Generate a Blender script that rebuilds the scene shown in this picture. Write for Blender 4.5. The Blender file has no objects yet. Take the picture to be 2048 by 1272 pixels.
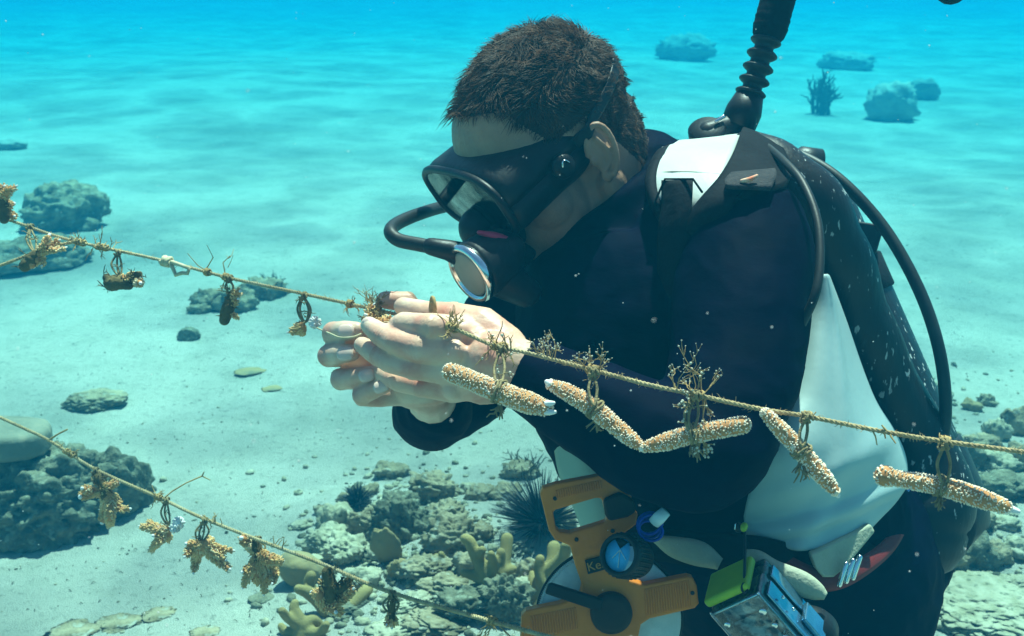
import bpy, math, random
import numpy as np
from mathutils import Vector, Matrix, noise
from mathutils.bvhtree import BVHTree

# ------------------------------------------------------------------ camera, light, exposure
SC = bpy.context.scene
COL = SC.collection
PITCH = math.radians(17.3)
FPX = 2300.0                       # focal length in pixels of the 2048 wide photograph
CAM = Vector((0, 0, 1.0))
FW = Vector((0, math.cos(PITCH), -math.sin(PITCH)))
RT = Vector((1, 0, 0))
UP = Vector((0, math.sin(PITCH), math.cos(PITCH)))
cd = bpy.data.cameras.new('camera')
cam = bpy.data.objects.new('camera', cd)
COL.objects.link(cam)
cam.location = CAM
cam.rotation_euler = (math.radians(90) - PITCH, 0, 0)
cd.sensor_width = 36.0
cd.lens = 36.0 * FPX / 2048.0
cd.clip_start = 0.02
cd.clip_end = 500
cd.dof.use_dof = True
cd.dof.focus_distance = 1.02
cd.dof.aperture_fstop = 16.0
SC.camera = cam

SUN_DIR = Vector((0.12, 0.34, 0.93)).normalized()      # towards the sun
w = bpy.data.worlds.new('World')
SC.world = w
w.use_nodes = True
wn = w.node_tree
bg = wn.nodes['Background']
sky = wn.nodes.new('ShaderNodeTexSky')
sky.sky_type = 'NISHITA'
sky.sun_disc = False
sky.sun_elevation = math.asin(SUN_DIR.z)
sky.sun_rotation = math.atan2(SUN_DIR.x, SUN_DIR.y)
wn.links.new(sky.outputs[0], bg.inputs[0])
bg.inputs[1].default_value = 0.06
sl = bpy.data.lights.new('sun', 'SUN')
sl.energy = 5.0
sl.angle = math.radians(0.6)
sl.color = (1.0, 0.93, 0.80)
so = bpy.data.objects.new('sun', sl)
COL.objects.link(so)
so.rotation_euler = (-SUN_DIR).to_track_quat('-Z', 'Y').to_euler()
so.location = SUN_DIR * 10

SC.view_settings.view_transform = 'Standard'
SC.view_settings.look = 'None'
SC.view_settings.exposure = 1.15
SC.view_settings.gamma = 1.0
SC.render.engine = 'CYCLES'
SC.cycles.use_denoising = True
SC.cycles.max_bounces = 8
SC.cycles.diffuse_bounces = 3
SC.cycles.glossy_bounces = 3
SC.cycles.transmission_bounces = 6
SC.cycles.transparent_max_bounces = 12
SC.cycles.volume_bounces = 2
SC.cycles.caustics_reflective = False
SC.cycles.caustics_refractive = False
SC.cycles.sample_clamp_indirect = 4.0

rnd = random.Random(7)

# ------------------------------------------------------------------ helpers
def P(px, py, d):
    """world point seen at photo pixel px,py at distance d along the view axis"""
    return CAM + FW * d + RT * ((px - 1024) / FPX * d) + UP * ((636 - py) / FPX * d)

def C3(x, y, z):
    """direction given as right, up, away from the camera"""
    return RT * x + UP * y + FW * z

def gheight(x, y):
    h = 0.05 * noise.noise(Vector((x * 0.55, y * 0.55, 3.1)))
    h += 0.016 * noise.noise(Vector((x * 1.3, y * 1.5, 7.7)))
    h += 0.0035 * noise.noise(Vector((x * 6.0, y * 7.5, 1.2)))
    h += 0.0028 * noise.noise(Vector((x * 17.0, y * 19.0, 5.2)))
    h += 0.10 * noise.noise(Vector((x * 0.13, y * 0.13, 9.0)))
    # low bank of rubble under the hands and to the right of the diver
    h += 0.05 * math.exp(-(((x - 0.0) / 0.28) ** 2 + ((y - 1.8) / 0.25) ** 2))
    h += 0.05 * math.exp(-(((x - 0.95) / 0.35) ** 2 + ((y - 2.1) / 0.35) ** 2))
    return h - 0.02

def G(px, py):
    """point of the seabed seen at photo pixel px,py"""
    d = FW * 1.0 + RT * ((px - 1024) / FPX) + UP * ((636 - py) / FPX)
    t = 1.0
    z = 0.0
    for _ in range(8):
        t = (z - CAM.z) / d.z
        p = CAM + d * t
        z = gheight(p.x, p.y)
    return CAM + d * ((z - CAM.z) / d.z)

LOC = {}
def link(o, parent=None, loc=None):
    COL.objects.link(o)
    if parent is not None:
        o.parent = parent
        o.location = loc - LOC[parent.name]
    else:
        o.location = loc
    LOC[o.name] = loc.copy()
    return o

def tag(o, label=None, cat=None, group=None, kind=None):
    if label: o['label'] = label
    if cat: o['category'] = cat
    if group: o['group'] = group
    if kind: o['kind'] = kind
    return o

def empty(name, loc, label, cat, group=None):
    o = bpy.data.objects.new(name, None)
    o.empty_display_size = 0.02
    link(o, None, loc)
    return tag(o, label, cat, group)

def ortho(t):
    a = Vector((0, 0, 1)) if abs(t.z) < 0.9 else Vector((1, 0, 0))
    n = t.cross(a).normalized()
    return n, t.cross(n).normalized()

def spline(pts, n):
    """Catmull-Rom through a list of tuples (any width), n samples per span"""
    pts = [np.array(p, float) for p in pts]
    q = [2 * pts[0] - pts[1]] + pts + [2 * pts[-1] - pts[-2]]
    out = []
    for i in range(1, len(q) - 2):
        for k in range(n):
            t = k / n
            a, b, c, d = q[i - 1], q[i], q[i + 1], q[i + 2]
            out.append(0.5 * ((2 * b) + (c - a) * t + (2 * a - 5 * b + 4 * c - d) * t * t + (3 * b - a - 3 * c + d) * t ** 3))
    out.append(pts[-1])
    return out

class MB:
    """collects shapes; build() links them as ONE mesh object"""
    def __init__(s):
        s.v = []; s.f = []; s.m = []
    def add(s, vs, fs, m=0):
        b = len(s.v)
        s.v.extend(Vector(v) for v in vs)
        s.f.extend([tuple(i + b for i in f) for f in fs])
        s.m.extend([m] * len(fs))
    def tube(s, pts, rad, n=10, m=0, cap=True, flat=None, round_ends=True):
        pts = [Vector(p) for p in pts]
        if not hasattr(rad, '__len__'): rad = [rad] * len(pts)
        k = len(pts)
        tan = []
        for i in range(k):
            t = pts[min(i + 1, k - 1)] - pts[max(i - 1, 0)]
            if t.length < 1e-9: t = Vector((0, 0, 1))
            tan.append(t.normalized())
        rings = []
        if cap and round_ends and k > 1:
            ring = [(pts[0] - tan[0] * rad[0] * x, rad[0] * y, tan[0]) for x, y in ((0.92, 0.38), (0.71, 0.71), (0.38, 0.92))]
            rings += ring
        rings += list(zip(pts, rad, tan))
        if cap and round_ends and k > 1:
            rings += [(pts[-1] + tan[-1] * rad[-1] * x, rad[-1] * y, tan[-1]) for x, y in ((0.38, 0.92), (0.71, 0.71), (0.92, 0.38))]
        nrm, _ = ortho(rings[0][2])
        vs = []; fs = []
        for c, r, t in rings:
            nrm = (nrm - t * nrm.dot(t))
            if nrm.length < 1e-6: nrm, _ = ortho(t)
            nrm.normalize()
            bi = t.cross(nrm)
            for j in range(n):
                a = 2 * math.pi * j / n
                o = (nrm * math.cos(a) + bi * math.sin(a)) * r
                if flat is not None:
                    o = o - flat[0] * (o.dot(flat[0]) * (1 - flat[1]))
                vs.append(c + o)
        K = len(rings)
        for i in range(K - 1):
            for j in range(n):
                j2 = (j + 1) % n
                fs.append((i * n + j, i * n + j2, (i + 1) * n + j2, (i + 1) * n + j))
        if cap:
            if round_ends:
                vs.append(rings[0][0] - tan[0] * rad[0] * 0.08); vs.append(rings[-1][0] + tan[-1] * rad[-1] * 0.08)
                a, b = len(vs) - 2, len(vs) - 1
                for j in range(n):
                    j2 = (j + 1) % n
                    fs.append((j2, j, a)); fs.append(((K - 1) * n + j, (K - 1) * n + j2, b))
            else:
                fs.append(tuple(range(n))[::-1]); fs.append(tuple((K - 1) * n + j for j in range(n)))
        s.add(vs, fs, m)
    def ell(s, c, ax, nu=20, nv=12, m=0):
        """ellipsoid: ax = three half-axis vectors"""
        vs = []; fs = []
        for i in range(1, nv):
            th = math.pi * i / nv
            for j in range(nu):
                ph = 2 * math.pi * j / nu
                vs.append(c + ax[0] * math.sin(th) * math.cos(ph) + ax[1] * math.sin(th) * math.sin(ph) + ax[2] * math.cos(th))
        for i in range(nv - 2):
            for j in range(nu):
                j2 = (j + 1) % nu
                fs.append((i * nu + j, (i + 1) * nu + j, (i + 1) * nu + j2, i * nu + j2))
        vs.append(c + ax[2]); vs.append(c - ax[2])
        t, b = len(vs) - 2, len(vs) - 1
        for j in range(nu):
            j2 = (j + 1) % nu
            fs.append((t, j, j2)); fs.append((b, (nv - 2) * nu + j2, (nv - 2) * nu + j))
        s.add(vs, fs, m)
    def ball(s, c, r, nu=12, nv=8, m=0):
        s.ell(c, (Vector((r, 0, 0)), Vector((0, r, 0)), Vector((0, 0, r))), nu, nv, m)
    def dome(s, c, nrm, r, h, m=0, n=6):
        a, b = ortho(nrm)
        vs = []
        for rr, hh in ((1.0, -0.25), (0.85, 0.6), (0.45, 1.0)):
            for j in range(n):
                t = 2 * math.pi * j / n
                vs.append(c + (a * math.cos(t) + b * math.sin(t)) * (r * rr) + nrm * (h * hh))
        fs = []
        for i in range(2):
            for j in range(n):
                j2 = (j + 1) % n
                fs.append((i * n + j, i * n + j2, (i + 1) * n + j2, (i + 1) * n + j))
        fs.append(tuple(2 * n + j for j in range(n)))
        s.add(vs, fs, m)
    def lathe(s, c, axis, prof, n=32, m=0, squash=None):
        """prof = list of (radius, offset along axis); ends are closed"""
        axis = axis.normalized()
        a, b = squash if squash else ortho(axis)
        vs = []; fs = []
        for r, h in prof:
            for j in range(n):
                t = 2 * math.pi * j / n
                vs.append(c + (a * math.cos(t) + b * math.sin(t)) * r + axis * h)
        K = len(prof)
        for i in range(K - 1):
            for j in range(n):
                j2 = (j + 1) % n
                fs.append((i * n + j, i * n + j2, (i + 1) * n + j2, (i + 1) * n + j))
        fs.append(tuple(range(n))[::-1]); fs.append(tuple((K - 1) * n + j for j in range(n)))
        s.add(vs, fs, m)
    def grid(s, rows, m=0):
        nu = len(rows[0]); vs = [p for r in rows for p in r]
        fs = [(i * nu + j, i * nu + j + 1, (i + 1) * nu + j + 1, (i + 1) * nu + j) for i in range(len(rows) - 1) for j in range(nu - 1)]
        s.add(vs, fs, m)
    def prism(s, pts, depth, m=0, holes=None):
        """flat polygon (list of Vectors) pushed by the vector depth; convex or mild outlines"""
        n = len(pts)
        vs = list(pts) + [p + depth for p in pts]
        fs = [tuple(range(n)), tuple(range(2 * n - 1, n - 1, -1))]
        fs += [(i, n + i, n + (i + 1) % n, (i + 1) % n) for i in range(n)]
        s.add(vs, fs, m)
    def mesh(s, name, org=Vector((0, 0, 0))):
        me = bpy.data.meshes.new(name)
        me.from_pydata([tuple(v - org) for v in s.v], [], s.f)
        me.polygons.foreach_set('material_index', s.m)
        me.polygons.foreach_set('use_smooth', [True] * len(s.f))
        me.update()
        return me
    def build(s, name, mats, parent=None, org=None, flatshade=False, bevel=0.0, solid=0.0, sub=0):
        if not isinstance(mats, (list, tuple)): mats = [mats]
        if org is None:
            if parent is not None: org = LOC[parent.name]
            else:
                lo = [min(v[i] for v in s.v) for i in range(3)]; hi = [max(v[i] for v in s.v) for i in range(3)]
                org = Vector(((lo[0] + hi[0]) / 2, (lo[1] + hi[1]) / 2, lo[2]))
        me = s.mesh(name, org)
        for m in mats: me.materials.append(m)
        o = bpy.data.objects.new(name, me)
        link(o, parent, org)
        if flatshade or bevel:
            me.polygons.foreach_set('use_smooth', [False] * len(me.polygons))
        if solid:
            md = o.modifiers.new('solid', 'SOLIDIFY'); md.thickness = solid; md.offset = 0
        if bevel:
            md = o.modifiers.new('bevel', 'BEVEL'); md.width = bevel; md.segments = 3; md.limit_method = 'ANGLE'; md.angle_limit = math.radians(40)
            me.polygons.foreach_set('use_smooth', [True] * len(me.polygons))
            o.modifiers.new('wn', 'WEIGHTED_NORMAL')
        if sub:
            md = o.modifiers.new('sub', 'SUBSURF'); md.levels = sub; md.render_levels = sub
        return o

def fuse(mb, voxel, smooth=6, factor=0.5):
    """voxel-remesh a pile of shapes into one continuous skin; returns a mesh in world coordinates"""
    me = mb.mesh('tmp')
    o = bpy.data.objects.new('tmp', me); COL.objects.link(o)
    r = o.modifiers.new('r', 'REMESH'); r.mode = 'VOXEL'; r.voxel_size = voxel; r.use_smooth_shade = True
    if smooth:
        q = o.modifiers.new('s', 'SMOOTH'); q.iterations = smooth; q.factor = factor
    dg = bpy.context.evaluated_depsgraph_get(); dg.update()
    out = bpy.data.meshes.new_from_object(o.evaluated_get(dg))
    bpy.data.objects.remove(o); bpy.data.meshes.remove(me)
    out.polygons.foreach_set('use_smooth', [True] * len(out.polygons))
    return out

def from_mesh(name, me, mats, parent=None, org=None):
    n = len(me.vertices); a = np.empty(n * 3); me.vertices.foreach_get('co', a); a = a.reshape(-1, 3)
    if org is None:
        org = LOC[parent.name] if parent is not None else Vector(((a[:, 0].min() + a[:, 0].max()) / 2, (a[:, 1].min() + a[:, 1].max()) / 2, a[:, 2].min()))
    me.vertices.foreach_set('co', (a - np.array(org)).ravel()); me.update()
    me.name = name
    me.materials.clear()
    for m in mats: me.materials.append(m)
    return link(bpy.data.objects.new(name, me), parent, org)

# ------------------------------------------------------------------ materials
def mat(name, c1, c2=None, scale=20.0, rough=0.6, bump=0.0, bscale=60.0, spec=0.3, lo=0.35, hi=0.65, detail=6.0,
        c3=None, s3=4.0, lo3=0.55, hi3=0.7, metal=0.0, stretch=None, sss=0.0, trans=0.0, ior=1.45, coat=0.0, bdist=0.004, sheen=0.0):
    m = bpy.data.materials.new(name); m.use_nodes = True
    nt = m.node_tree; N = nt.nodes; L = nt.links
    b = N['Principled BSDF']
    b.inputs['Roughness'].default_value = rough
    b.inputs['Specular IOR Level'].default_value = spec
    b.inputs['Metallic'].default_value = metal
    b.inputs['IOR'].default_value = ior
    b.inputs['Transmission Weight'].default_value = trans
    b.inputs['Coat Weight'].default_value = coat
    b.inputs['Sheen Weight'].default_value = sheen
    if sss:
        b.inputs['Subsurface Weight'].default_value = sss
        b.inputs['Subsurface Radius'].default_value = (0.010, 0.004, 0.002)
        b.inputs['Subsurface Scale'].default_value = 0.5
    b.inputs['Base Color'].default_value = (*c1, 1)
    tc = N.new('ShaderNodeTexCoord')
    vec = tc.outputs['Object']
    if stretch:
        mp = N.new('ShaderNodeMapping'); mp.inputs['Scale'].default_value = stretch
        L.new(vec, mp.inputs[0]); vec = mp.outputs[0]
    if c2 is not None:
        n = N.new('ShaderNodeTexNoise'); n.inputs['Scale'].default_value = scale; n.inputs['Detail'].default_value = detail
        L.new(vec, n.inputs['Vector'])
        r = N.new('ShaderNodeMapRange'); r.inputs['From Min'].default_value = lo; r.inputs['From Max'].default_value = hi
        L.new(n.outputs['Fac'], r.inputs['Value'])
        mx = N.new('ShaderNodeMix'); mx.data_type = 'RGBA'
        mx.inputs['A'].default_value = (*c1, 1); mx.inputs['B'].default_value = (*c2, 1)
        L.new(r.outputs[0], mx.inputs['Factor'])
        out = mx.outputs['Result']
        if c3 is not None:
            n3 = N.new('ShaderNodeTexNoise'); n3.inputs['Scale'].default_value = s3; n3.inputs['Detail'].default_value = 8
            L.new(vec, n3.inputs['Vector'])
            r3 = N.new('ShaderNodeMapRange'); r3.inputs['From Min'].default_value = lo3; r3.inputs['From Max'].default_value = hi3
            L.new(n3.outputs['Fac'], r3.inputs['Value'])
            m3 = N.new('ShaderNodeMix'); m3.data_type = 'RGBA'
            L.new(out, m3.inputs['A']); m3.inputs['B'].default_value = (*c3, 1)
            L.new(r3.outputs[0], m3.inputs['Factor'])
            out = m3.outputs['Result']
        L.new(out, b.inputs['Base Color'])
    if bump:
        n2 = N.new('ShaderNodeTexNoise'); n2.inputs['Scale'].default_value = bscale; n2.inputs['Detail'].default_value = 8
        L.new(vec, n2.inputs['Vector'])
        bp = N.new('ShaderNodeBump'); bp.inputs['Strength'].default_value = bump; bp.inputs['Distance'].default_value = bdist
        L.new(n2.outputs['Fac'], bp.inputs['Height']); L.new(bp.outputs[0], b.inputs['Normal'])
    return m
# ------------------------------------------------------------------ dapple sheet, haze, seabed
def sand_material():
    m = bpy.data.materials.new('sand'); m.use_nodes = True
    nt = m.node_tree; N = nt.nodes; L = nt.links
    b = N['Principled BSDF']; b.inputs['Roughness'].default_value = 0.95; b.inputs['Specular IOR Level'].default_value = 0.1
    tc = N.new('ShaderNodeTexCoord')
    def nz(scale, detail, lo, hi, rough=0.55):
        n = N.new('ShaderNodeTexNoise'); n.inputs['Scale'].default_value = scale; n.inputs['Detail'].default_value = detail
        n.inputs['Roughness'].default_value = rough
        L.new(tc.outputs['Object'], n.inputs['Vector'])
        r = N.new('ShaderNodeMapRange'); r.inputs['From Min'].default_value = lo; r.inputs['From Max'].default_value = hi
        L.new(n.outputs['Fac'], r.inputs['Value'])
        return n, r
    def mix(a, fac, colb, amt=1.0):
        x = N.new('ShaderNodeMix'); x.data_type = 'RGBA'
        if isinstance(a, tuple): x.inputs['A'].default_value = (*a, 1)
        else: L.new(a, x.inputs['A'])
        x.inputs['B'].default_value = (*colb, 1)
        if amt != 1.0:
            k = N.new('ShaderNodeMath'); k.operation = 'MULTIPLY'; k.inputs[1].default_value = amt
            L.new(fac, k.inputs[0]); fac = k.outputs[0]
        L.new(fac, x.inputs['Factor'])
        return x.outputs['Result']
    _, big = nz(1.6, 6, 0.42, 0.68)            # turf and detritus patches
    _, mid = nz(9.0, 9, 0.48, 0.68, 0.7)
    n3, fine = nz(60.0, 8, 0.54, 0.68, 0.75)      # dark grains and scraps
    n4, grain = nz(420.0, 3, 0.3, 0.7)
    c = mix(SAND_A, big.outputs[0], SAND_B, 0.4)
    c = mix(c, mid.outputs[0], SAND_C, 0.5)
    c = mix(c, fine.outputs[0], SAND_D, 0.75)
    c = mix(c, grain.outputs[0], SAND_E, 0.30)
    L.new(c, b.inputs['Base Color'])
    ad = N.new('ShaderNodeMath'); ad.operation = 'ADD'
    L.new(n3.outputs['Fac'], ad.inputs[0]); L.new(n4.outputs['Fac'], ad.inputs[1])
    bp = N.new('ShaderNodeBump'); bp.inputs['Strength'].default_value = 0.8; bp.inputs['Distance'].default_value = 0.010
    L.new(ad.outputs[0], bp.inputs['Height']); L.new(bp.outputs[0], b.inputs['Normal'])
    return m
SAND_A = (0.50, 0.45, 0.38)
SAND_B = (0.25, 0.24, 0.175)
SAND_C = (0.27, 0.26, 0.20)
SAND_D = (0.12, 0.12, 0.09)
SAND_E = (0.60, 0.54, 0.45)

ys = [-2.0, -1.2, -0.6, 0.0, 0.5, 0.9]
y = 1.1
while y < 1.45: ys.append(y); y += 0.05
while y < 90: ys.append(y); y += 0.0085 * y
ts = np.arange(-5.0, 5.001, 0.0135)
xs = list(0.75 * np.sinh(ts))
sea = MB()
nx = len(xs)
sea.v = [Vector((x, yy, gheight(x, yy))) for yy in ys for x in xs]
sea.f = [(i * nx + j, i * nx + j + 1, (i + 1) * nx + j + 1, (i + 1) * nx + j) for i in range(len(ys) - 1) for j in range(nx - 1)]
sea.m = [0] * len(sea.f)
tag(sea.build('seabed', sand_material(), org=Vector((0, 0, 0))), kind='structure')

# unseen sheet added at sea surface height: its see-through pattern dapples the sunlight
DAPPLE_Z = 2.6
def dapple_material():
    m = bpy.data.materials.new('dapple_pattern'); m.use_nodes = True
    nt = m.node_tree; N = nt.nodes; L = nt.links
    N.remove(N['Principled BSDF'])
    out = N['Material Output']
    tr = N.new('ShaderNodeBsdfTransparent')
    tc = N.new('ShaderNodeTexCoord')
    nz = N.new('ShaderNodeTexNoise'); nz.inputs['Scale'].default_value = 2.2; nz.inputs['Detail'].default_value = 3
    L.new(tc.outputs['Object'], nz.inputs['Vector'])
    wr = N.new('ShaderNodeVectorMath'); wr.operation = 'MULTIPLY_ADD'
    wr.inputs[1].default_value = (0.5, 0.5, 0)
    L.new(nz.outputs['Color'], wr.inputs[0]); L.new(tc.outputs['Object'], wr.inputs[2])
    def vor(scale):
        v = N.new('ShaderNodeTexVoronoi'); v.feature = 'SMOOTH_F1'; v.inputs['Scale'].default_value = scale
        v.inputs['Smoothness'].default_value = 0.35
        L.new(wr.outputs[0], v.inputs['Vector'])
        p = N.new('ShaderNodeMath'); p.operation = 'POWER'; p.inputs[1].default_value = 2.2
        L.new(v.outputs['Distance'], p.inputs[0])
        return p
    a = vor(2.4); b = vor(8.0)
    s = N.new('ShaderNodeMath'); s.operation = 'MULTIPLY_ADD'; s.inputs[1].default_value = 0.35
    L.new(b.outputs[0], s.inputs[0]); L.new(a.outputs[0], s.inputs[2])
    rp = N.new('ShaderNodeMapRange'); rp.inputs['From Min'].default_value = 0.40; rp.inputs['From Max'].default_value = 1.05
    rp.inputs['To Min'].default_value = 0.66; rp.inputs['To Max'].default_value = 1.22
    n5 = N.new('ShaderNodeTexNoise'); n5.inputs['Scale'].default_value = 0.9; n5.inputs['Detail'].default_value = 4
    L.new(tc.outputs['Object'], n5.inputs['Vector'])
    s2 = N.new('ShaderNodeMath'); s2.operation = 'MULTIPLY_ADD'; s2.inputs[1].default_value = 0.9; 
    L.new(n5.outputs['Fac'], s2.inputs[0]); L.new(s.outputs[0], s2.inputs[2])
    L.new(s2.outputs[0], rp.inputs['Value'])
    cm = N.new('ShaderNodeCombineColor')
    for i, k in enumerate((0.92, 1.0, 0.98)):
        q = N.new('ShaderNodeMath'); q.operation = 'MULTIPLY'; q.inputs[1].default_value = k
        L.new(rp.outputs[0], q.inputs[0]); L.new(q.outputs[0], cm.inputs[i])
    L.new(cm.outputs[0], tr.inputs['Color'])
    L.new(tr.outputs[0], out.inputs['Surface'])
    return m
wsx = [float(v) for v in np.linspace(-70, 70, 57)]
wsy = [float(v) for v in np.linspace(-8, 110, 49)]
ws = MB()
ws.grid([[Vector((x, yy, DAPPLE_Z + 0.02 * noise.noise(Vector((x * 0.7, yy * 0.7, 0))))) for x in wsx] for yy in wsy])
tag(ws.build('light_dapple_sheet', dapple_material(), org=Vector((0, 0, 0))), kind='structure')

def haze_material():
    m = bpy.data.materials.new('haze'); m.use_nodes = True
    nt = m.node_tree; N = nt.nodes; L = nt.links
    N.remove(N['Principled BSDF'])
    v = N.new('ShaderNodeVolumePrincipled')
    v.inputs['Color'].default_value = HAZE_C
    v.inputs['Absorption Color'].default_value = HAZE_A
    v.inputs['Density'].default_value = HAZE_D
    v.inputs['Anisotropy'].default_value = HAZE_G
    L.new(v.outputs[0], N['Material Output'].inputs['Volume'])
    m.cycles.homogeneous_volume = True
    return m
HAZE_C = (0.003, 0.082, 0.140, 1)
HAZE_A = (0.0, 0.65, 0.81, 1)
HAZE_D = 0.30
HAZE_G = 0.2
hz = MB()
x0, x1, y0, y1, z0, z1 = -62, 62, -3, 92, -1.4, 1.15
hz.add([(x0, y0, z0), (x1, y0, z0), (x1, y1, z0), (x0, y1, z0), (x0, y0, z1), (x1, y0, z1), (x1, y1, z1), (x0, y1, z1)],
       [(3, 2, 1, 0), (4, 5, 6, 7), (0, 1, 5, 4), (1, 2, 6, 5), (2, 3, 7, 6), (3, 0, 4, 7)])
tag(hz.build('haze', haze_material(), org=Vector((0, 0, 0)), flatshade=True), kind='stuff')
# ------------------------------------------------------------------ materials of the diver and the gear
SKIN = mat('skin', (0.70, 0.41, 0.28), (0.66, 0.28, 0.20), scale=45, rough=0.45, bump=0.25, bscale=420, bdist=0.0012, spec=0.4,
           c3=(0.76, 0.54, 0.40), s3=22, lo3=0.45, hi3=0.65, sss=0.05)
FACE = mat('shaded_face_skin', (0.40, 0.235, 0.15), (0.34, 0.19, 0.12), scale=45, rough=0.5, bump=0.3, bscale=420, bdist=0.0012, spec=0.35, c3=(0.27, 0.17, 0.12), s3=30, lo3=0.5, hi3=0.75, sss=0.08)  # darker tan than the hands: shade of the face put into the colour
SCALP = mat('scalp', (0.05, 0.032, 0.022), (0.03, 0.02, 0.015), scale=80, rough=0.8)
NAIL = mat('nail', (0.78, 0.56, 0.46), (0.74, 0.48, 0.40), scale=90, rough=0.25, spec=0.5)
SUIT = mat('wetsuit_cloth', (0.0009, 0.0014, 0.0085), (0.0013, 0.0020, 0.013), scale=14, rough=0.7, bump=0.22, bscale=18, bdist=0.010,
           spec=0.03, stretch=(1.0, 1.0, 2.4), sheen=0.0)
HAIR = mat('hair', (0.13, 0.058, 0.024), (0.03, 0.015, 0.008), scale=90, rough=0.5, spec=0.3)
EYE = mat('eye', (0.7, 0.68, 0.64), rough=0.2)
RUBBER = mat('black_rubber', (0.008, 0.008, 0.009), (0.014, 0.014, 0.015), scale=50, rough=0.45, spec=0.3, bump=0.1, bscale=200)
HOSE = mat('hose_rubber', (0.012, 0.014, 0.014), (0.022, 0.024, 0.022), scale=40, rough=0.5, spec=0.35, bump=0.15, bscale=300, bdist=0.001)
NYLON = mat('black_nylon', (0.004, 0.004, 0.0055), (0.007, 0.007, 0.009), scale=30, rough=0.8, spec=0.15, bump=0.4, bscale=90, bdist=0.004)
CHROME = mat('chrome', (0.75, 0.77, 0.78), rough=0.16, metal=1.0)
PURGE = mat('grey_cover', (0.26, 0.27, 0.22), (0.30, 0.31, 0.26), scale=40, rough=0.5)
PINK = mat('pink_silicone', (0.55, 0.035, 0.09), (0.48, 0.03, 0.08), scale=60, rough=0.4)
SILVER = mat('silver_cloth', (0.56, 0.60, 0.57), (0.48, 0.53, 0.50), scale=7, rough=0.5, spec=0.4, bump=0.35, bscale=9, bdist=0.02,
             c3=(0.50, 0.50, 0.42), s3=16, lo3=0.62, hi3=0.78)
PALE = mat('pale_webbing', (0.42, 0.42, 0.31), (0.34, 0.35, 0.25), scale=30, rough=0.7, bump=0.3, bscale=300)
RED = mat('red_webbing', (0.20, 0.015, 0.012), (0.14, 0.012, 0.012), scale=40, rough=0.7)

def tank_material():
    m = mat('scuffed_black_paint', (0.007, 0.007, 0.008), (0.40, 0.42, 0.40), scale=70, rough=0.45, spec=0.35, lo=0.635, hi=0.675, detail=8,
            bump=0.2, bscale=60, stretch=(2.4, 2.4, 0.8))
    return m
TANK = tank_material()

def glass_material(name, tint, refl, patch_lo=1.0, patch_hi=1.0, wobble=0.0):
    m = bpy.data.materials.new(name); m.use_nodes = True
    nt = m.node_tree; N = nt.nodes; L = nt.links
    N.remove(N['Principled BSDF'])
    t = N.new('ShaderNodeBsdfTransparent'); t.inputs[0].default_value = (*tint, 1)
    g = N.new('ShaderNodeBsdfGlossy'); g.inputs['Roughness'].default_value = 0.03
    tcg = N.new('ShaderNodeTexCoord'); ng = N.new('ShaderNodeTexNoise'); ng.inputs['Scale'].default_value = 20; ng.inputs['Detail'].default_value = 3
    L.new(tcg.outputs['Object'], ng.inputs['Vector'])
    rg = N.new('ShaderNodeMapRange'); rg.inputs['From Min'].default_value = 0.42; rg.inputs['From Max'].default_value = 0.60; rg.inputs['To Min'].default_value = patch_lo; rg.inputs['To Max'].default_value = patch_hi
    L.new(ng.outputs['Fac'], rg.inputs['Value'])
    if wobble:
        bw = N.new('ShaderNodeBump'); bw.inputs['Strength'].default_value = wobble; bw.inputs['Distance'].default_value = 0.01
        L.new(ng.outputs['Fac'], bw.inputs['Height']); L.new(bw.outputs[0], g.inputs['Normal'])
    fr = N.new('ShaderNodeLayerWeight'); fr.inputs['Blend'].default_value = refl
    mx = N.new('ShaderNodeMixShader')
    ml = N.new('ShaderNodeMath'); ml.operation = 'MULTIPLY'; ml.use_clamp = True
    L.new(fr.outputs['Fresnel'], ml.inputs[0]); L.new(rg.outputs[0], ml.inputs[1]); L.new(ml.outputs[0], mx.inputs[0]); L.new(t.outputs[0], mx.inputs[1]); L.new(g.outputs[0], mx.inputs[2])
    L.new(mx.outputs[0], N['Material Output'].inputs['Surface'])
    return m
LENS = glass_material('mask_glass', (0.55, 0.62, 0.62), 0.32, 0.35, 1.5)
CLEAR = glass_material('clear_plastic', (0.80, 0.90, 0.95), 0.50, 0.5, 1.6, 0.9)

# ------------------------------------------------------------------ the diver
# head frame: f = where he looks, s = towards his left ear, u = towards the crown
HO = P(1118, 302, 1.15)
u_ = C3(-0.50, 0.72, -0.46).normalized()
s_ = C3(0.49, -0.21, -0.85); s_ = (s_ - u_ * s_.dot(u_)).normalized()
f_ = -(s_.cross(u_)).normalized()
if f_.dot(C3(-0.7, -0.65, -0.25)) < 0: f_ = -f_
def H(f, s, u): return HO + f_ * f + s_ * s + u_ * u
def HA(a, b, c): return (f_ * a, s_ * b, u_ * c)

person = empty('person', P(1560, 1120, 1.2) * 1.0, 'diver in a dark wetsuit bending forward with both bare hands on a rope', 'person')

B = MB()
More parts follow.
